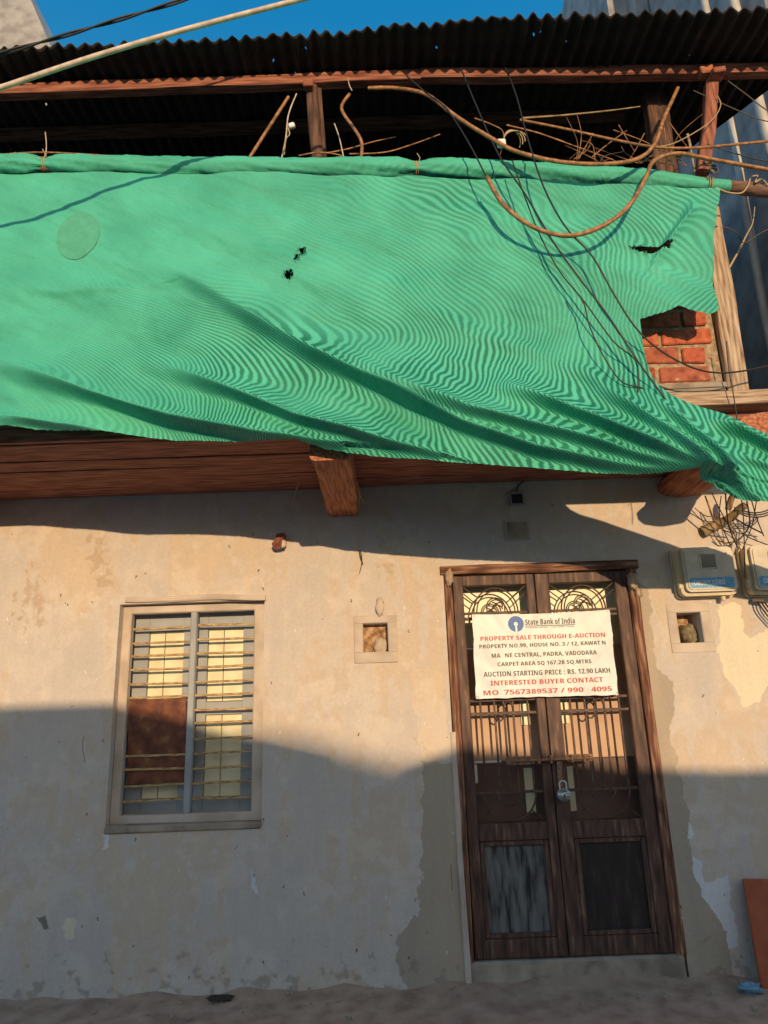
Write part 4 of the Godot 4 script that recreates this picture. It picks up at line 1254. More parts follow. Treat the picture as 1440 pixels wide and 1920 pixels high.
func build_sign():
	var S := thing("notice_banner", "white printed property auction banner tied across the door grille", "banner", Vector3(0.92, 1.48, 0.03))
	var z := 0.03
	var c := [Vector2(0.5094, 1.9726), Vector2(1.3401, 1.973), Vector2(1.333, 1.4751), Vector2(0.5013, 1.4817)]
	var vs := PackedVector3Array()
	var ns := PackedVector3Array()
	var ix := PackedInt32Array()
	var nx := 50
	var ny := 30
	for j in ny + 1:
		for i in nx + 1:
			var p: Vector2 = c[0].lerp(c[1], float(i) / nx).lerp(c[3].lerp(c[2], float(i) / nx), float(j) / ny)
			if j == 0:
				p.y -= 0.010 * sin(PI * i / nx)
			if j == ny:
				p.y += 0.006 * noise.get_noise_1d(p.x * 8.0)
			if i == 0 or i == nx:
				p.x += 0.006 * noise.get_noise_1d(p.y * 9.0)
			vs.append(Vector3(p.x, p.y, z + sign_wave(p.x, p.y)))
			var e := 0.01
			ns.append(Vector3(sign_wave(p.x - e, p.y) - sign_wave(p.x + e, p.y), sign_wave(p.x, p.y - e) - sign_wave(p.x, p.y + e), 2 * e).normalized())
	for j in ny:
		for i in nx:
			var a := j * (nx + 1) + i
			ix.append_array([a, a + 1, a + nx + 1, a + 1, a + nx + 2, a + nx + 1])
	part(S, "sheet", arrays(vs, ns, ix), M.sign_sheet)
	var lc := Vector3(0.7678, 1.9062, 0.03)
	var poly := PackedVector2Array()
	for i in 41:
		var a := -PI / 2 + 0.12 + (TAU - 0.24) * i / 40.0
		poly.append(Vector2(lc.x, lc.y) + Vector2(cos(a), sin(a)) * 0.047)
	poly.append(Vector2(lc.x - 0.006, lc.y - 0.012))
	for i in 13:
		var a := -PI / 2 - 0.5 - (TAU - 1.0) * i / 12.0
		poly.append(Vector2(lc.x, lc.y) + Vector2(cos(a), sin(a)) * 0.013)
	poly.append(Vector2(lc.x + 0.006, lc.y - 0.012))
	part(S, "logo", prism(poly, z + sign_wave(lc.x, lc.y) + 0.0015, z + sign_wave(lc.x, lc.y) + 0.003), M.sign_blue)
	var rows := [
		["State Bank of India", Vector2(0.8248, 1.8979), Vector2(1.1233, 1.9324), "sign_black", true],
		["IDIDIDI JDIII / UDI XIII. UDIJ", Vector2(0.8262, 1.8772), Vector2(1.1116, 1.8834), "sign_black", true],
		["PROPERTY SALE THROUGH E-AUCTION", Vector2(0.5496, 1.8124), Vector2(1.295, 1.8375), "sign_red", true],
		["PROPERTY NO.99, HOUSE NO. 3 / 12, KAWAT N", Vector2(0.5398, 1.7641), Vector2(1.2926, 1.7903), "sign_black", true],
		["MA   NE CENTRAL, PADRA, VADODARA", Vector2(0.6086, 1.7073), Vector2(1.2322, 1.736), "sign_black", true],
		["CARPET AREA SQ 167.28 SQ.MTRS", Vector2(0.6395, 1.6568), Vector2(1.1947, 1.6845), "sign_black", true],
		["AUCTION STARTING PRICE : RS. 12.90 LAKH", Vector2(0.5537, 1.6029), Vector2(1.2989, 1.6316), "sign_black", true],
		["INTERESTED BUYER CONTACT", Vector2(0.5908, 1.5528), Vector2(1.2518, 1.5795), "sign_red", true],
		["MO  7567389537 / 990   4095", Vector2(0.5461, 1.4983), Vector2(1.2987, 1.5262), "sign_red", true]]
	for r in rows:
		part(S, "lettering", lettering(r[0], r[1].x, r[2].x, r[1].y, r[1].y + (r[2].y - r[1].y) * 1.0 - 0.0, z + 0.002, sign_wave, r[4]), M[r[3]])
	var ul := Vector3(0.9715, 1.891, 0.03)
	part(S, "underline", box(Vector3(0.30, 0.003, 0.001), 0.0), M.sign_black, ul + Vector3(0, 0, 0.004 + sign_wave(ul.x, ul.y)))
	for k in 4:
		var q: Vector2 = c[k].lerp((c[0] + c[2]) * 0.5, 0.025)
		var p := Vector3(q.x, q.y, z + sign_wave(q.x, q.y) + 0.002)
		part(S, "eyelet", tube(arc(p, 0.007, 0, TAU, 10), 0.002, 5), M.steel)
		var d := Vector3(signf(q.x - 0.92) * 0.018, 0.012 if k < 2 else 0.004, -0.05)
		part(S, "tie_wire", tube(smooth_path([p + d * 0.2 + Vector3(0, 0.0, -0.004), p + Vector3(d.x * 0.3, 0.008, 0.006), p + d]), 0.0018, 5), M.wire_tie)

# ---------------------------------------------------------------- meters

func build_meters():
	var labels := ["cream electricity meter box with blue strip just right of the door top", "cream electricity meter box cut off by the right edge of the picture"]
	for k in 2:
		var at: Vector3 = [Vector3(1.931, 2.1775, 0.1), Vector3(2.3448, 2.1761, 0.1)][k]
		at.z = 0.0
		var t := thing("meter_box", labels[k], "meter box", at + Vector3(0, -0.15, 0), "electricity meter boxes")
		var put := func(parent, called, mesh, m, off): return part(parent, called, mesh, m, at + off)
		put.call(t, "back_plate", prism(rounded_rect(0.35, 0.31, 0.03), 0.004, 0.03), M.meter_case, Vector3.ZERO)
		put.call(t, "case", prism(rounded_rect(0.335, 0.295, 0.035), 0.03, 0.085), M.meter_case, Vector3.ZERO)
		var lid = put.call(t, "lid", prism(rounded_rect(0.305, 0.27, 0.03), 0.085, 0.112), M.meter_lid, Vector3(0.008, 0.008, 0))
		put.call(lid, "lip", prism(rounded_rect(0.28, 0.245, 0.025), 0.112, 0.118), M.meter_lid, Vector3(0.008, 0.008, 0))
		put.call(t, "window_rim", frame_mesh(-0.052, -0.048, 0.052, 0.048, -0.043, -0.040, 0.043, 0.040, 0.119, 0.123), M.meter_lid, Vector3(0.006, 0.055, 0))
		put.call(t, "window", prism(rounded_rect(0.088, 0.082, 0.008), 0.112, 0.1195), M.meter_glass, Vector3(0.006, 0.055, 0))
		put.call(t, "label_strip", prism(rounded_rect(0.265, 0.060, 0.012), 0.116, 0.1195), M.meter_blue, Vector3(0.010, -0.075, 0))
		put.call(t, "lettering", lettering("OBUNICODBO", -0.11, 0.075, -0.014, 0.016, 0.121, func(_x, _y): return 0.0, true), M.white_print, Vector3(0.010, -0.075, 0))
		for sx in [-1, 1]:
			put.call(t, "clip", box(Vector3(0.02, 0.045, 0.03), 0.004), M.meter_case, Vector3(sx * 0.168, -0.08, 0.075))
		put.call(t, "cable_gland", tube(PackedVector3Array([Vector3(0.09, -0.13, 0.05), Vector3(0.092, -0.178, 0.05)]), 0.018, 10, 0.014), M.meter_case, Vector3.ZERO)
		put.call(t, "screw", tube(PackedVector3Array([Vector3(0.12, 0.10, 0.117), Vector3(0.12, 0.10, 0.121)]), 0.006, 8), M.steel, Vector3.ZERO)

# ---------------------------------------------------------------- cables, wires, sticks

func cable(called: String, label: String, category: String, pts: Array, r: float, m: Material, group := "", r_end := -1.0, lump_ := 0.0):
	var at: Vector3 = pts[0]
	return single(called, label, category, tube(shifted(smooth_path(pts, 8), at), r, 7, r_end, lump_), m, at, group)

func build_cables():
	# overhead lines across the street front
	cable("overhead_cable", "thick pale cable crossing the sky in front of the roof", "cable", [Vector3(-2.6022, 3.8432, 1.75), Vector3(-1.9811, 4.0342, 1.78), Vector3(-1.6303, 4.1418, 1.8), Vector3(-1.2189, 4.3036, 1.8), Vector3(-0.8185, 4.4399, 1.8), Vector3(-0.3107, 4.591, 1.8), Vector3(0.2859, 4.7658, 1.8), Vector3(1.3133, 5.0159, 1.8)], 0.012, M.cable_white)
	var tw := []
	var tw2 := []
	for i in 60:
		var t := i / 59.0
		var p: Vector3 = Vector3(-2.6219, 4.4506, 1.5).lerp(Vector3(-0.18, 5.2943, 1.5), t)
		p.y -= 0.12 * t * (1 - t)
		var an := i * 0.5
		tw.append(p + Vector3(0, sin(an), cos(an)) * 0.006)
		tw2.append(p - Vector3(0, sin(an), cos(an)) * 0.006)
	cable("twisted_line", "upper black strand of the twisted overhead line at upper left", "cable", tw, 0.0055, M.cable_black, "twisted overhead line")
	cable("twisted_line", "lower black strand of the twisted overhead line at upper left", "cable", tw2, 0.0055, M.cable_black, "twisted overhead line")
	# orange-brown service cables
	cable("service_cable", "thick orange brown cable sagging from the purlin along the top of the net", "cable", [Vector3(-0.0083, 4.8956, 1.03), Vector3(0.1605, 4.8776, 1.04), Vector3(0.3207, 4.7612, 1.1), Vector3(0.4505, 4.537, 1.18), Vector3(0.5926, 4.3678, 1.22), Vector3(0.7476, 4.229, 1.24), Vector3(0.9464, 4.1475, 1.25), Vector3(1.1643, 4.1184, 1.25), Vector3(1.3644, 4.146, 1.24), Vector3(1.4865, 4.2544, 1.22), Vector3(1.6056, 4.5033, 1.14), Vector3(1.7724, 4.8227, 1.03)], 0.0115, M.cable_orange, "", 0.0105, 0.22)
	cable("service_cable", "orange brown cable hanging in a deep loop in front of the net", "cable", [Vector3(0.585, 4.0452, 1.27), Vector3(0.654, 3.8545, 1.29), Vector3(0.7863, 3.7128, 1.3), Vector3(0.9487, 3.6493, 1.31), Vector3(1.1245, 3.6975, 1.31), Vector3(1.2751, 3.821, 1.3), Vector3(1.3852, 3.9936, 1.28), Vector3(1.4578, 4.1262, 1.25), Vector3(1.6014, 4.1951, 1.22), Vector3(1.7745, 4.1724, 1.2), Vector3(2.0688, 4.0926, 1.2), Vector3(2.4922, 3.985, 1.2)], 0.0115, M.cable_orange, "", 0.0105, 0.22)
	cable("service_cable", "long thin brown cable running right from the loop to the frame edge", "cable", [Vector3(0.8507, 4.6449, 1.02), Vector3(1.0877, 4.5321, 1.06), Vector3(1.3292, 4.4106, 1.1), Vector3(1.5256, 4.2958, 1.16), Vector3(1.7583, 4.292, 1.15), Vector3(2.1708, 4.3645, 1.1), Vector3(2.6878, 4.4452, 1.05)], 0.0075, M.cable_orange)
	cable("service_cable", "short orange cable piece curling out of the hem beside the round post", "cable", [Vector3(-0.0632, 4.3526, 1.06), Vector3(-0.0538, 4.4662, 1.08), Vector3(-0.0956, 4.5599, 1.09), Vector3(-0.1474, 4.6538, 1.09), Vector3(-0.1588, 4.7277, 1.08), Vector3(-0.1158, 4.8261, 1.06)], 0.0095, M.cable_orange)
	cable("stick", "straight orange stick leaning left of the round post", "stick", [Vector3(-0.6798, 4.4197, 1.05), Vector3(-0.5723, 4.6268, 1.05), Vector3(-0.4661, 4.8432, 1.04)], 0.0095, M.cable_orange)
	cable("wire", "thin pale wire standing beside the leaning orange stick", "wire", [Vector3(-0.5015, 4.4051, 1.05), Vector3(-0.4785, 4.5492, 1.05), Vector3(-0.4641, 4.7079, 1.05), Vector3(-0.4201, 4.8642, 1.04)], 0.0042, M.cable_white)
	cable("wire", "short pale wire stub right of the round post", "wire", [Vector3(-0.1546, 4.3906, 1.05), Vector3(-0.179, 4.5366, 1.05), Vector3(-0.2046, 4.6335, 1.05)], 0.0035, M.cable_white)
	cable("twig", "long thin twig rising to the right behind the hem", "twig", [Vector3(-0.2664, 4.4592, 1.02), Vector3(-0.1408, 4.5019, 1), Vector3(0.0118, 4.5663, 0.98), Vector3(0.1424, 4.6234, 0.95)], 0.005, M.cable_orange, "", 0.003)
	cable("twig", "brown twig ending in a dry tip above the hem centre", "twig", [Vector3(-0.1255, 4.4497, 1.02), Vector3(0.0699, 4.4711, 1), Vector3(0.2248, 4.5445, 0.97), Vector3(0.4014, 4.6508, 0.93)], 0.0045, M.cable_orange, "", 0.003)
	cable("twig", "small curved twig at the foot of the round post", "twig", [Vector3(-0.4053, 4.4134, 1.06), Vector3(-0.2867, 4.43, 1.06), Vector3(-0.1685, 4.4035, 1.06), Vector3(-0.1337, 4.3663, 1.06)], 0.004, M.cable_orange)
	cable("twig", "pale twig lying on the hem left of the leaning stick", "twig", [Vector3(-2.0268, 4.4232, 1.13), Vector3(-1.8468, 4.4205, 1.14), Vector3(-1.677, 4.4192, 1.13), Vector3(-1.4027, 4.3959, 1.12)], 0.004, M.cable_orange)
	cable("wire", "upright wire end over the left tie of the net", "wire", [Vector3(-1.7776, 4.3868, 1.12), Vector3(-1.7851, 4.4936, 1.12), Vector3(-1.7988, 4.5733, 1.12)], 0.003, M.cable_white)
	cable("wire", "dark wire hooked over the purlin near the curled cable", "wire", [Vector3(-0.1219, 4.9232, 1.08), Vector3(-0.1146, 4.8909, 1.06), Vector3(-0.1004, 4.8627, 1.05)], 0.003, M.cable_white)
	# thin black wires hanging across the net
	cable("wire", "black wire dropping from the eaves to the start of the orange loop", "wire", [Vector3(0.2084, 4.8361, 1.16), Vector3(0.3131, 4.6877, 1.18), Vector3(0.4137, 4.5437, 1.21), Vector3(0.5123, 4.2736, 1.25), Vector3(0.5846, 4.0387, 1.27)], 0.0042, M.cable_black)
	cable("wire", "black wire falling from the eaves straight down across the orange loop", "wire", [Vector3(0.5143, 4.8754, 1.16), Vector3(0.5796, 4.5541, 1.2), Vector3(0.6623, 4.2089, 1.24), Vector3(0.7689, 3.922, 1.28), Vector3(0.871, 3.6355, 1.3), Vector3(0.9822, 3.4275, 1.29), Vector3(1.1061, 3.2249, 1.27), Vector3(1.2233, 2.9933, 1.25), Vector3(1.3409, 2.7894, 1.23)], 0.0045, M.cable_black)
	cable("wire", "black wire from the eaves sweeping over the net to the right edge", "wire", [Vector3(0.764, 4.8646, 1.16), Vector3(0.7966, 4.6276, 1.2), Vector3(0.8234, 4.2974, 1.24), Vector3(0.8668, 3.9598, 1.28), Vector3(0.9442, 3.7095, 1.3), Vector3(1.0601, 3.5442, 1.29), Vector3(1.1465, 3.3457, 1.27), Vector3(1.2343, 3.1744, 1.25), Vector3(1.3455, 3.0641, 1.22), Vector3(1.511, 2.9745, 1.19), Vector3(1.6762, 2.958, 1.16), Vector3(1.9069, 3.002, 1.13), Vector3(2.2586, 3.0952, 1.1)], 0.0045, M.cable_black)
	cable("wire", "thin black wire in the net middle ending near the notch", "wire", [Vector3(0.7265, 4.1633, 1.25), Vector3(0.7721, 3.9162, 1.26), Vector3(0.8249, 3.6986, 1.26), Vector3(0.9072, 3.4879, 1.25), Vector3(1.0069, 3.32, 1.25), Vector3(1.1263, 3.1041, 1.24), Vector3(1.2232, 2.9983, 1.23), Vector3(1.2149, 2.8316, 1.22)], 0.0035, M.cable_black)
	cable("wire", "thin black wire bending low across the net under the loop", "wire", [Vector3(0.9598, 3.3892, 1.26), Vector3(1.0019, 3.2991, 1.26), Vector3(1.018, 3.1885, 1.25), Vector3(1.067, 3.0355, 1.24), Vector3(1.1421, 2.8983, 1.23), Vector3(1.2418, 2.8635, 1.22), Vector3(1.3453, 2.7939, 1.22)], 0.0035, M.cable_black)
	cable("wire", "slack thin wire below the eaves at the purlin end", "wire", [Vector3(2.0542, 4.8389, 1.05), Vector3(2.123, 4.705, 1.08), Vector3(2.2081, 4.5692, 1.1), Vector3(2.4132, 4.408, 1.1)], 0.0032, M.cable_grey)
	cable("wire", "slack dark wire crossing the grey wall under the roof corner", "wire", [Vector3(1.8753, 4.8312, 1), Vector3(2.0789, 4.6258, 1.05), Vector3(2.2089, 4.5161, 1.08), Vector3(2.4944, 4.4603, 1.08)], 0.003, M.cable_grey)
	cable("wire", "yellowish wire looping off the weathered upper post", "wire", [Vector3(1.9762, 4.7355, 1.05), Vector3(1.977, 4.6572, 1.06), Vector3(1.9011, 4.5401, 1.08), Vector3(1.7726, 4.435, 1.1), Vector3(1.635, 4.3502, 1.12), Vector3(1.5212, 4.3148, 1.14)], 0.003, M.wire_tie)
	cable("wire", "dark wire stretched from the post foot past the drain pipe", "wire", [Vector3(1.8635, 4.4072, 1.05), Vector3(1.9596, 4.3599, 1.05), Vector3(2.0696, 4.3123, 1.05), Vector3(2.1808, 4.2756, 1.05), Vector3(2.4603, 4.2039, 1.05)], 0.003, M.cable_black)
	cable("wire", "wire hanging from the sill beam below the pale post", "wire", [Vector3(1.7429, 3.1595, 1.1), Vector3(1.7401, 3.0226, 1.08), Vector3(1.7506, 2.8868, 1.06), Vector3(1.7526, 2.7768, 1.05), Vector3(1.7426, 2.6869, 1.05)], 0.0028, M.cable_black)
	cable("rope", "yellow rope tied round the pole end at the right edge", "rope", [Vector3(1.8141, 4.0412, 1.14), Vector3(1.8675, 4.0003, 1.15), Vector3(1.9367, 3.9941, 1.15), Vector3(1.9783, 4.0394, 1.15), Vector3(2.0104, 4.0975, 1.14), Vector3(2.046, 4.1063, 1.14), Vector3(2.021, 4.0578, 1.15), Vector3(2.0582, 4.0766, 1.15), Vector3(2.0913, 4.0434, 1.14)], 0.0045, M.wire_tie)
	cable("rope", "frayed rope end dangling from the drain pipe", "rope", [Vector3(2.0266, 3.811, 0.75), Vector3(2.1353, 3.9644, 0.7), Vector3(2.2508, 4.1309, 0.62), Vector3(2.3453, 4.2657, 0.55), Vector3(2.4114, 4.4215, 0.5)], 0.007, M.wire_tie, "", 0.003)
	cable("wire", "thin wire curving from the pale post to the frayed rope", "wire", [Vector3(1.8389, 3.8954, 1.02), Vector3(1.9499, 3.9318, 0.95), Vector3(2.0624, 3.9625, 0.85), Vector3(2.1789, 4.0174, 0.7), Vector3(2.3991, 4.1782, 0.6), Vector3(2.7539, 4.3598, 0.5)], 0.003, M.cable_grey)
	# dry twigs bristling above the hem
	var tws := [
		[[Vector3(0.7768, 4.6305, 1), Vector3(0.948, 4.5477, 1.02), Vector3(1.1378, 4.4195, 1.05), Vector3(1.3212, 4.2945, 1.08)], "brown twig slanting down across the dark loft to the hem", 0.0052],
		[[Vector3(0.5976, 4.687, 1), Vector3(0.6965, 4.614, 1.02), Vector3(0.7448, 4.5368, 1.04), Vector3(0.711, 4.374, 1.06)], "twig arching over the small connector block", 0.0042],
		[[Vector3(0.8993, 4.7749, 0.9), Vector3(1.1529, 4.7875, 0.9), Vector3(1.408, 4.8079, 0.9), Vector3(1.6008, 4.8311, 0.9)], "peeling pale stick lying high in the dark loft", 0.0065],
		[[Vector3(1.1329, 4.3094, 1.08), Vector3(1.1836, 4.3987, 1.07), Vector3(1.2428, 4.5061, 1.05)], "short upright twig above the hem, nearest the connector block", 0.0038],
		[[Vector3(1.2069, 4.317, 1.08), Vector3(1.3132, 4.4207, 1.06), Vector3(1.4368, 4.526, 1.04)], "twig leaning right above the middle of the thick cable", 0.0038],
		[[Vector3(1.4054, 4.584, 1.02), Vector3(1.4254, 4.4619, 1.05), Vector3(1.4443, 4.3426, 1.08)], "twig leaning left in the tangle before the weathered post", 0.0034],
		[[Vector3(1.5328, 4.5036, 1.04), Vector3(1.4729, 4.396, 1.06), Vector3(1.4084, 4.2909, 1.08)], "twig forked against the rising orange cable", 0.0034],
		[[Vector3(1.6885, 4.5807, 1.03), Vector3(1.7171, 4.4472, 1.06), Vector3(1.7352, 4.3661, 1.08)], "dark thin twig between orange cable and weathered post", 0.003],
		[[Vector3(1.6481, 4.5355, 1.04), Vector3(1.6353, 4.4362, 1.06), Vector3(1.6115, 4.3086, 1.09)], "thin upright twig just right of the rising orange cable", 0.003],
		[[Vector3(1.7561, 4.4577, 1.07), Vector3(1.7471, 4.3562, 1.09), Vector3(1.7174, 4.1472, 1.14)], "pale splinter of wood tied to the post above the pole", 0.008],
		[[Vector3(1.3798, 4.5713, 1), Vector3(1.5032, 4.4609, 1.04), Vector3(1.5916, 4.3471, 1.08), Vector3(1.638, 4.277, 1.1), Vector3(1.6833, 4.2847, 1.12)], "twig zigzagging under the weathered post", 0.0034]]
	for t in tws:
		cable("twig", t[1], "twig", t[0], t[2], M.cable_orange if t[2] < 0.006 else M.bamboo, "", t[2] * 0.6, 0.3)
	var tb := thing("twig_bundle", "bristling bundle of thin dry twigs over the hem left of the weathered post", "twigs", Vector3(1.4173, 4.3089, 1.06))
	var tr := RandomNumberGenerator.new()
	tr.seed = 12
	for k in 22:
		var p0: Vector3 = Vector3(1.0634, 4.3215, 1.07).lerp(Vector3(1.7214, 4.2356, 1.08), tr.randf())
		var dir := Vector3(tr.randf_range(-0.9, 0.9), tr.randf_range(0.25, 1.0), tr.randf_range(-0.3, 0.3)).normalized()
		var l := tr.randf_range(0.10, 0.30)
		part(tb, "twig", tube(smooth_path([p0, p0 + dir * l * 0.5 + Vector3(tr.randf_range(-0.02, 0.02), tr.randf_range(-0.02, 0.02), 0), p0 + dir * l + Vector3(tr.randf_range(-0.05, 0.05), tr.randf_range(-0.05, 0.02), 0)], 5), tr.randf_range(0.0016, 0.0034), 5, 0.001, 0.4), M.cable_orange if k % 3 else M.cable_grey)
	# connector blocks with coiled leads
	var cb := thing("connector_block", "small cream connector block with coiled leads over the hem", "connector", Vector3(0.7003, 4.3583, 1.16))
	part(cb, "block", box(Vector3(0.045, 0.045, 0.03), 0.006), M.white_print, Vector3(0.7, 4.3548, 1.16))
	for k in 4:
		var c := Vector3(0.761, 4.3759, 1.15) + Vector3(0.006 * k, 0, 0.004 * k)
		part(cb, "lead", tube(arc(c, 0.045 + 0.006 * k, -0.6 + 0.2 * k, PI + 0.5, 16, 0.075 - 0.006 * k), 0.003, 5), M.wire_tie)
	var cb2 := thing("connector_block", "small pale plug hanging beside the leaning orange stick", "connector", Vector3(-0.4489, 4.5945, 1.07))
	part(cb2, "block", box(Vector3(0.035, 0.032, 0.025), 0.006), M.white_print, Vector3(-0.4429, 4.609, 1.07), Basis(Vector3.BACK, 0.3))
	part(cb2, "lead", tube(smooth_path([Vector3(-0.4638, 4.5951, 1.07), Vector3(-0.4547, 4.5508, 1.07), Vector3(-0.4769, 4.5249, 1.06), Vector3(-0.4853, 4.4239, 1.06)]), 0.004, 5), M.wire_tie)
	# wire knots round the post foot
	for k in 2:
		var c: Vector3 = [Vector3(1.7926, 4.2003, 1.15), Vector3(1.8068, 4.1393, 1.16)][k]
		var pts := []
		for i in 22:
			var an := i * 0.75
			pts.append(c + Vector3(cos(an) * (0.02 + 0.002 * sin(i * 1.7)), sin(an) * 0.022 - i * 0.0005, 0.01 * sin(an * 0.6)))
		cable("wire_knot", ["rusty wire knot where the post meets the pole", "lower twist of wire on the pole end"][k], "wire", pts, 0.0035, M.cable_grey)
	# tangle of leads over the meters
	var tangle := thing("wire_tangle", "tangled black leads bunched above the cream meter boxes", "wires", Vector3(2.148, 2.3962, 0.12))
	var tangle_pts := [
		[Vector3(1.9195, 2.6019, 0.25), Vector3(2.0273, 2.4507, 0.12), Vector3(2.1467, 2.4111, 0.06)], [Vector3(1.9634, 2.617, 0.25), Vector3(2.0436, 2.5234, 0.16), Vector3(2.1661, 2.3317, 0.08)], [Vector3(2.0297, 2.6071, 0.22), Vector3(2.0389, 2.4786, 0.14), Vector3(2.111, 2.3136, 0.08)],
		[Vector3(2.0426, 2.6142, 0.25), Vector3(2.085, 2.4435, 0.14), Vector3(2.1415, 2.3015, 0.1)], [Vector3(2.0932, 2.6216, 0.22), Vector3(2.1034, 2.4763, 0.14), Vector3(2.1548, 2.2845, 0.1)], [Vector3(2.1321, 2.5777, 0.25), Vector3(2.1488, 2.4587, 0.2), Vector3(2.1179, 2.1116, 0.16)],
		[Vector3(2.1771, 2.5684, 0.22), Vector3(2.2212, 2.4438, 0.12), Vector3(2.1425, 2.3459, 0.08)], [Vector3(2.2165, 2.5897, 0.2), Vector3(2.2756, 2.4755, 0.12), Vector3(2.3299, 2.3877, 0.06)], [Vector3(1.947, 2.5909, 0.03), Vector3(2.0052, 2.5279, 0.05), Vector3(2.0709, 2.5221, 0.1)],
		[Vector3(2.1241, 2.5046, 0.12), Vector3(2.2158, 2.4492, 0.1), Vector3(2.332, 2.407, 0.05)], [Vector3(2.1031, 2.5155, 0.12), Vector3(2.2003, 2.3975, 0.08), Vector3(2.3513, 2.332, 0.05)], [Vector3(2.2455, 2.5718, 0.2), Vector3(2.2373, 2.4433, 0.12), Vector3(2.1745, 2.3047, 0.08)], [Vector3(2.0431, 2.3857, 0.04), Vector3(2.0927, 2.3546, 0.05), Vector3(2.1714, 2.3629, 0.06)]]
	for k in tangle_pts.size():
		part(tangle, "lead", tube(smooth_path(tangle_pts[k], 8), 0.0034 if k % 3 else 0.0045, 6), M.cable_black if k % 4 else M.cable_orange)
	for k in 3:
		part(tangle, "lead", tube(arc(Vector3(2.2534, 2.5563, 0.16), 0.10 + 0.012 * k, PI * 1.02, TAU * 0.99, 18, 0.045 + 0.014 * k), 0.0045, 6), M.cable_black)
	var bs := [Vector3(1.9802, 2.4337, 0.02), Vector3(2.0936, 2.4878, 0.06), Vector3(2.1769, 2.5475, 0.2)]
	single("branch", "thick dry branch wedged between the lead tangle and the wall", "branch", tube(shifted(smooth_path(bs, 8), bs[0]), 0.030, 10, 0.024, 0.5), M.bamboo, bs[0])
	var bs2 := [Vector3(2.1055, 2.5493, 0.12), Vector3(2.122, 2.605, 0.16), Vector3(2.1354, 2.6432, 0.2)]
	single("branch", "short stub of dry branch standing up in the lead tangle", "branch", tube(shifted(smooth_path(bs2, 6), bs2[0]), 0.020, 9, 0.014, 0.5), M.bamboo, bs2[0])
	var lw := thing("lead_bundle", "short bundle of black leads under the right-hand meter box", "wires", Vector3(2.2364, 1.9652, 0.05))
	for k in 3:
		part(lw, "lead", tube(smooth_path([Vector3(2.2245, 1.9881, 0.05) + Vector3(0.02 * k, 0, 0), Vector3(2.2422, 1.9304, 0.07) + Vector3(0.02 * k, 0, 0), Vector3(2.3151, 1.8196, 0.05) + Vector3(0.02 * k, 0, 0)]), 0.005, 6), M.cable_black)
	part(lw, "sleeve", tube(PackedVector3Array([Vector3(2.2042, 1.9981, 0.03), Vector3(2.2633, 1.9899, 0.05)]), 0.016, 8), M.cable_grey)

# ---------------------------------------------------------------- loose things

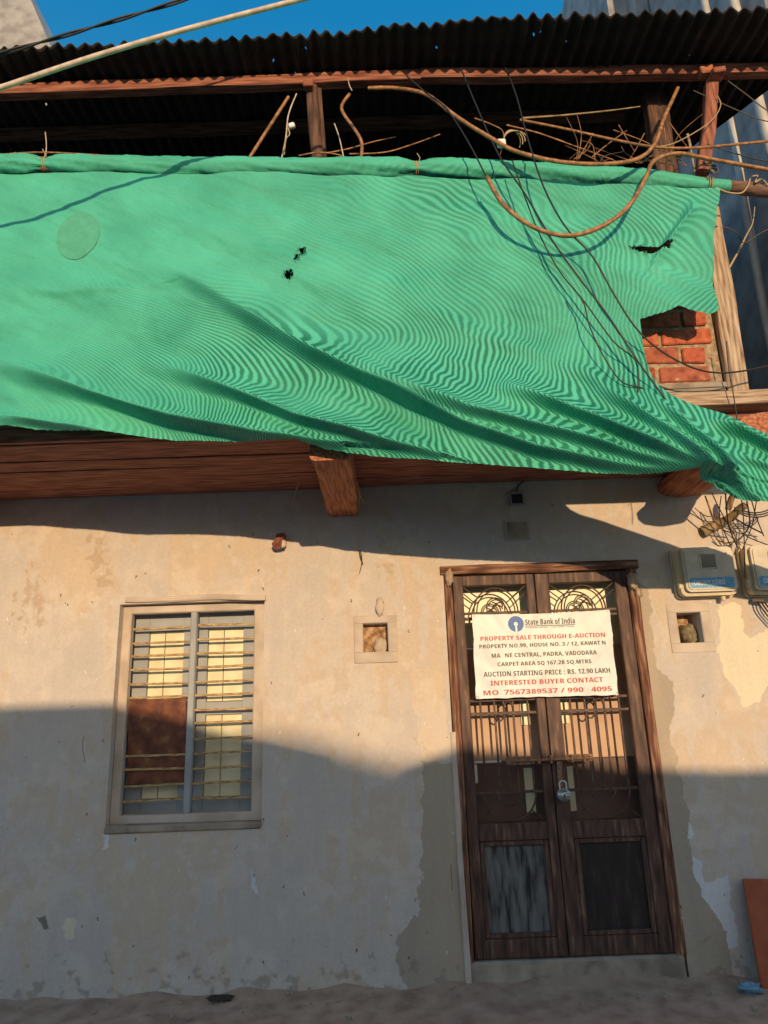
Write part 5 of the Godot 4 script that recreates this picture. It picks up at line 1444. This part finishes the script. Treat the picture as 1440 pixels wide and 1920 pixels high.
func build_small_things():
	var bd := single("board", "reddish brown board stuck behind the bars of the left window half", "board", box(Vector3(0.345, 0.482, 0.010), 0.002), M.red_board, Vector3(-1.393, 1.306, -0.090))
	bd.rotation = Vector3(0.10, 0, 0.012)
	var at := Vector3(0.9562, 0.9445, 0.035)
	var t := thing("padlock", "round steel padlock hanging from the door bolt", "padlock", at)
	part(t, "body", tube(PackedVector3Array([at + Vector3(0, 0, -0.012), at + Vector3(0, 0, -0.009), at + Vector3(0, 0, 0.009), at + Vector3(0, 0, 0.012)]), 0.036, 24), M.steel)
	part(t, "face", tube(PackedVector3Array([at + Vector3(0, 0, 0.0121), at + Vector3(0, 0, 0.0145)]), 0.029, 24), M.steel)
	part(t, "keyhole", box(Vector3(0.006, 0.016, 0.002), 0.0005), M.sign_black, at + Vector3(0, -0.006, 0.0152))
	var sh := arc(at + Vector3(0, 0.055, 0), 0.019, 0, PI, 14)
	sh.insert(0, at + Vector3(0.019, 0.02, 0))
	sh.append(at + Vector3(-0.019, 0.02, 0))
	part(t, "shackle", tube(sh, 0.0048, 8), M.steel)
	for y in [0.012, -0.016, 0.0]:
		part(t, "engraving", box(Vector3(0.038 - absf(y), 0.0035, 0.001), 0.0002), M.sign_black, at + Vector3(0.0 if y != 0.0 else 0.014, y + 0.006, 0.0149), Basis(Vector3.BACK, 0.15))
	single("stone", "rough brown stone lying in the square wall recess below the meters", "stone", lump(Vector3(0.10, 0.12, 0.09), 12.0, 0.5), M.stone, Vector3(1.838, 1.822, -0.085))
	# fittings in the shade above the door
	var pl := thing("wall_plate", "square plate with raised rim on the shaded wall above the door", "plate", Vector3(0.83, 2.42, 0.0))
	part(pl, "rim", frame_mesh(0.752, 2.425, 0.906, 2.556, 0.764, 2.437, 0.894, 2.544, 0.005, 0.014), M.plaster)
	part(pl, "face", box(Vector3(0.132, 0.109, 0.012), 0.002), M.raw_plaster, Vector3(0.829, 2.4905, 0.006))
	var lf := thing("lamp_holder", "small dark square holder fixed above the wall plate", "holder", Vector3(0.84, 2.64, 0.0))
	part(lf, "rim", frame_mesh(0.796, 2.648, 0.888, 2.738, 0.808, 2.660, 0.876, 2.726, 0.006, 0.034), M.concrete)
	part(lf, "face", box(Vector3(0.066, 0.064, 0.01), 0.002), M.sign_black, Vector3(0.842, 2.693, 0.010))
	part(lf, "lead", tube(smooth_path([Vector3(0.845, 2.735, 0.015), Vector3(0.86, 2.78, 0.012), Vector3(0.90, 2.81, 0.012)]), 0.004, 6), M.cable_black)
	# wooden peg over the window
	var pg := Vector3(-0.6565, 2.4562, 0.03)
	var p := thing("wall_peg", "broken wooden peg sticking out of the wall above the window", "peg", pg)
	part(p, "peg", timber(pg + Vector3(0.012, 0.045, -0.03), pg + Vector3(-0.008, -0.03, 0.035), 0.05, 0.045, 0.006, 0.3), M.red_wood_y)
	part(p, "scrap", lump(Vector3(0.04, 0.05, 0.025), 21.0, 0.6), M.plaster, pg + Vector3(0.025, -0.015, 0.02))
	var fl := Vector3(-0.0458, 2.0396, 0.01)
	single("plaster_flake", "loose pale plaster flake clinging above the small wall niche", "plaster", lump(Vector3(0.05, 0.11, 0.025), 31.0, 0.6), M.plaster, fl)
	for a in [[Vector3(-0.1542, 2.3954, 0.01), Vector3(-0.1456, 2.3254, 0.02), Vector3(-0.1643, 2.251, 0.01)], [Vector3(-0.164, 2.4026, 0.01), Vector3(-0.1551, 2.3504, 0.015), Vector3(-0.1398, 2.3071, 0.01)]]:
		cable("straw", ["longer dark straw hanging on the sunlit wall below the joist", "shorter dark straw hanging on the sunlit wall below the joist"][0 if a[2].y < 2.28 else 1], "straw", a, 0.0022, M.dry_leaf, "straws below the joist")
	var coir := thing("fibre_tuft", "tuft of orange fibres caught on the right edge of the joist", "fibres", Vector3(-0.1284, 2.6152, 0.5))
	for a in [[Vector3(-0.1458, 2.6553, 0.62), Vector3(-0.1324, 2.6092, 0.55), Vector3(-0.1466, 2.541, 0.4)], [Vector3(-0.144, 2.6463, 0.6), Vector3(-0.1288, 2.5995, 0.5), Vector3(-0.1083, 2.5752, 0.42)], [Vector3(-0.1548, 2.6464, 0.62), Vector3(-0.1411, 2.6157, 0.55), Vector3(-0.1322, 2.584, 0.5)]]:
		part(coir, "fibre", tube(smooth_path(a, 6), 0.0028, 5, 0.0015), M.cable_orange)
	cable("straw", "long straw hanging from the boards just left of the joist", "straw", [Vector3(-0.4993, 2.7668, 0.3), Vector3(-0.5313, 2.7068, 0.25), Vector3(-0.5605, 2.6455, 0.2)], 0.0024, M.wire_tie)
	# at the foot of the wall
	var sl := single("clay_slab", "terracotta red slab leaning on the wall at the lower right corner", "slab", box(Vector3(0.42, 0.50, 0.03), 0.004, 0.004), M.terracotta, Vector3(1.8682, 0.455, 0.09) + Vector3(0.205, -0.22, 0.0))
	sl.rotation = Vector3(-0.16, 0, -0.06)
	var bag := Vector3(1.7607, 0.0505, 0.22)
	single("plastic_scrap", "crumpled blue plastic scrap on the ground at lower right", "plastic", lump(Vector3(0.11, 0.05, 0.08), 41.0, 0.9), M.blue_plastic, Vector3(bag.x, 0.03, 0.2))
	single("dead_leaf", "curled dark leaf lying by the wall foot below the window", "leaf", lump(Vector3(0.13, 0.022, 0.05), 43.0, 0.9), M.dry_leaf, Vector3(-0.9371, 0.03, 0.10))
	var r := RandomNumberGenerator.new()
	r.seed = 4
	var st := new_st()
	for k in 230:
		var x := r.randf_range(-2.6, 2.6)
		var z := 0.03 + absf(r.randfn(0.0, 0.22))
		var s := 0.003 + 0.012 * pow(r.randf(), 3.0)
		add_box(st, Vector3(x, 0.012 + s * 0.3 + 0.03 * exp(-z / 0.10), z), Vector3(s * r.randf_range(0.8, 3.0), s * 0.7, s), 0.002, s * 0.2, Basis(Vector3.UP, r.randf() * TAU))
	var g := single("grit", "grit and small litter scattered along the foot of the wall", "grit", done(st), M.raw_plaster)
	g.set_meta("kind", "stuff")
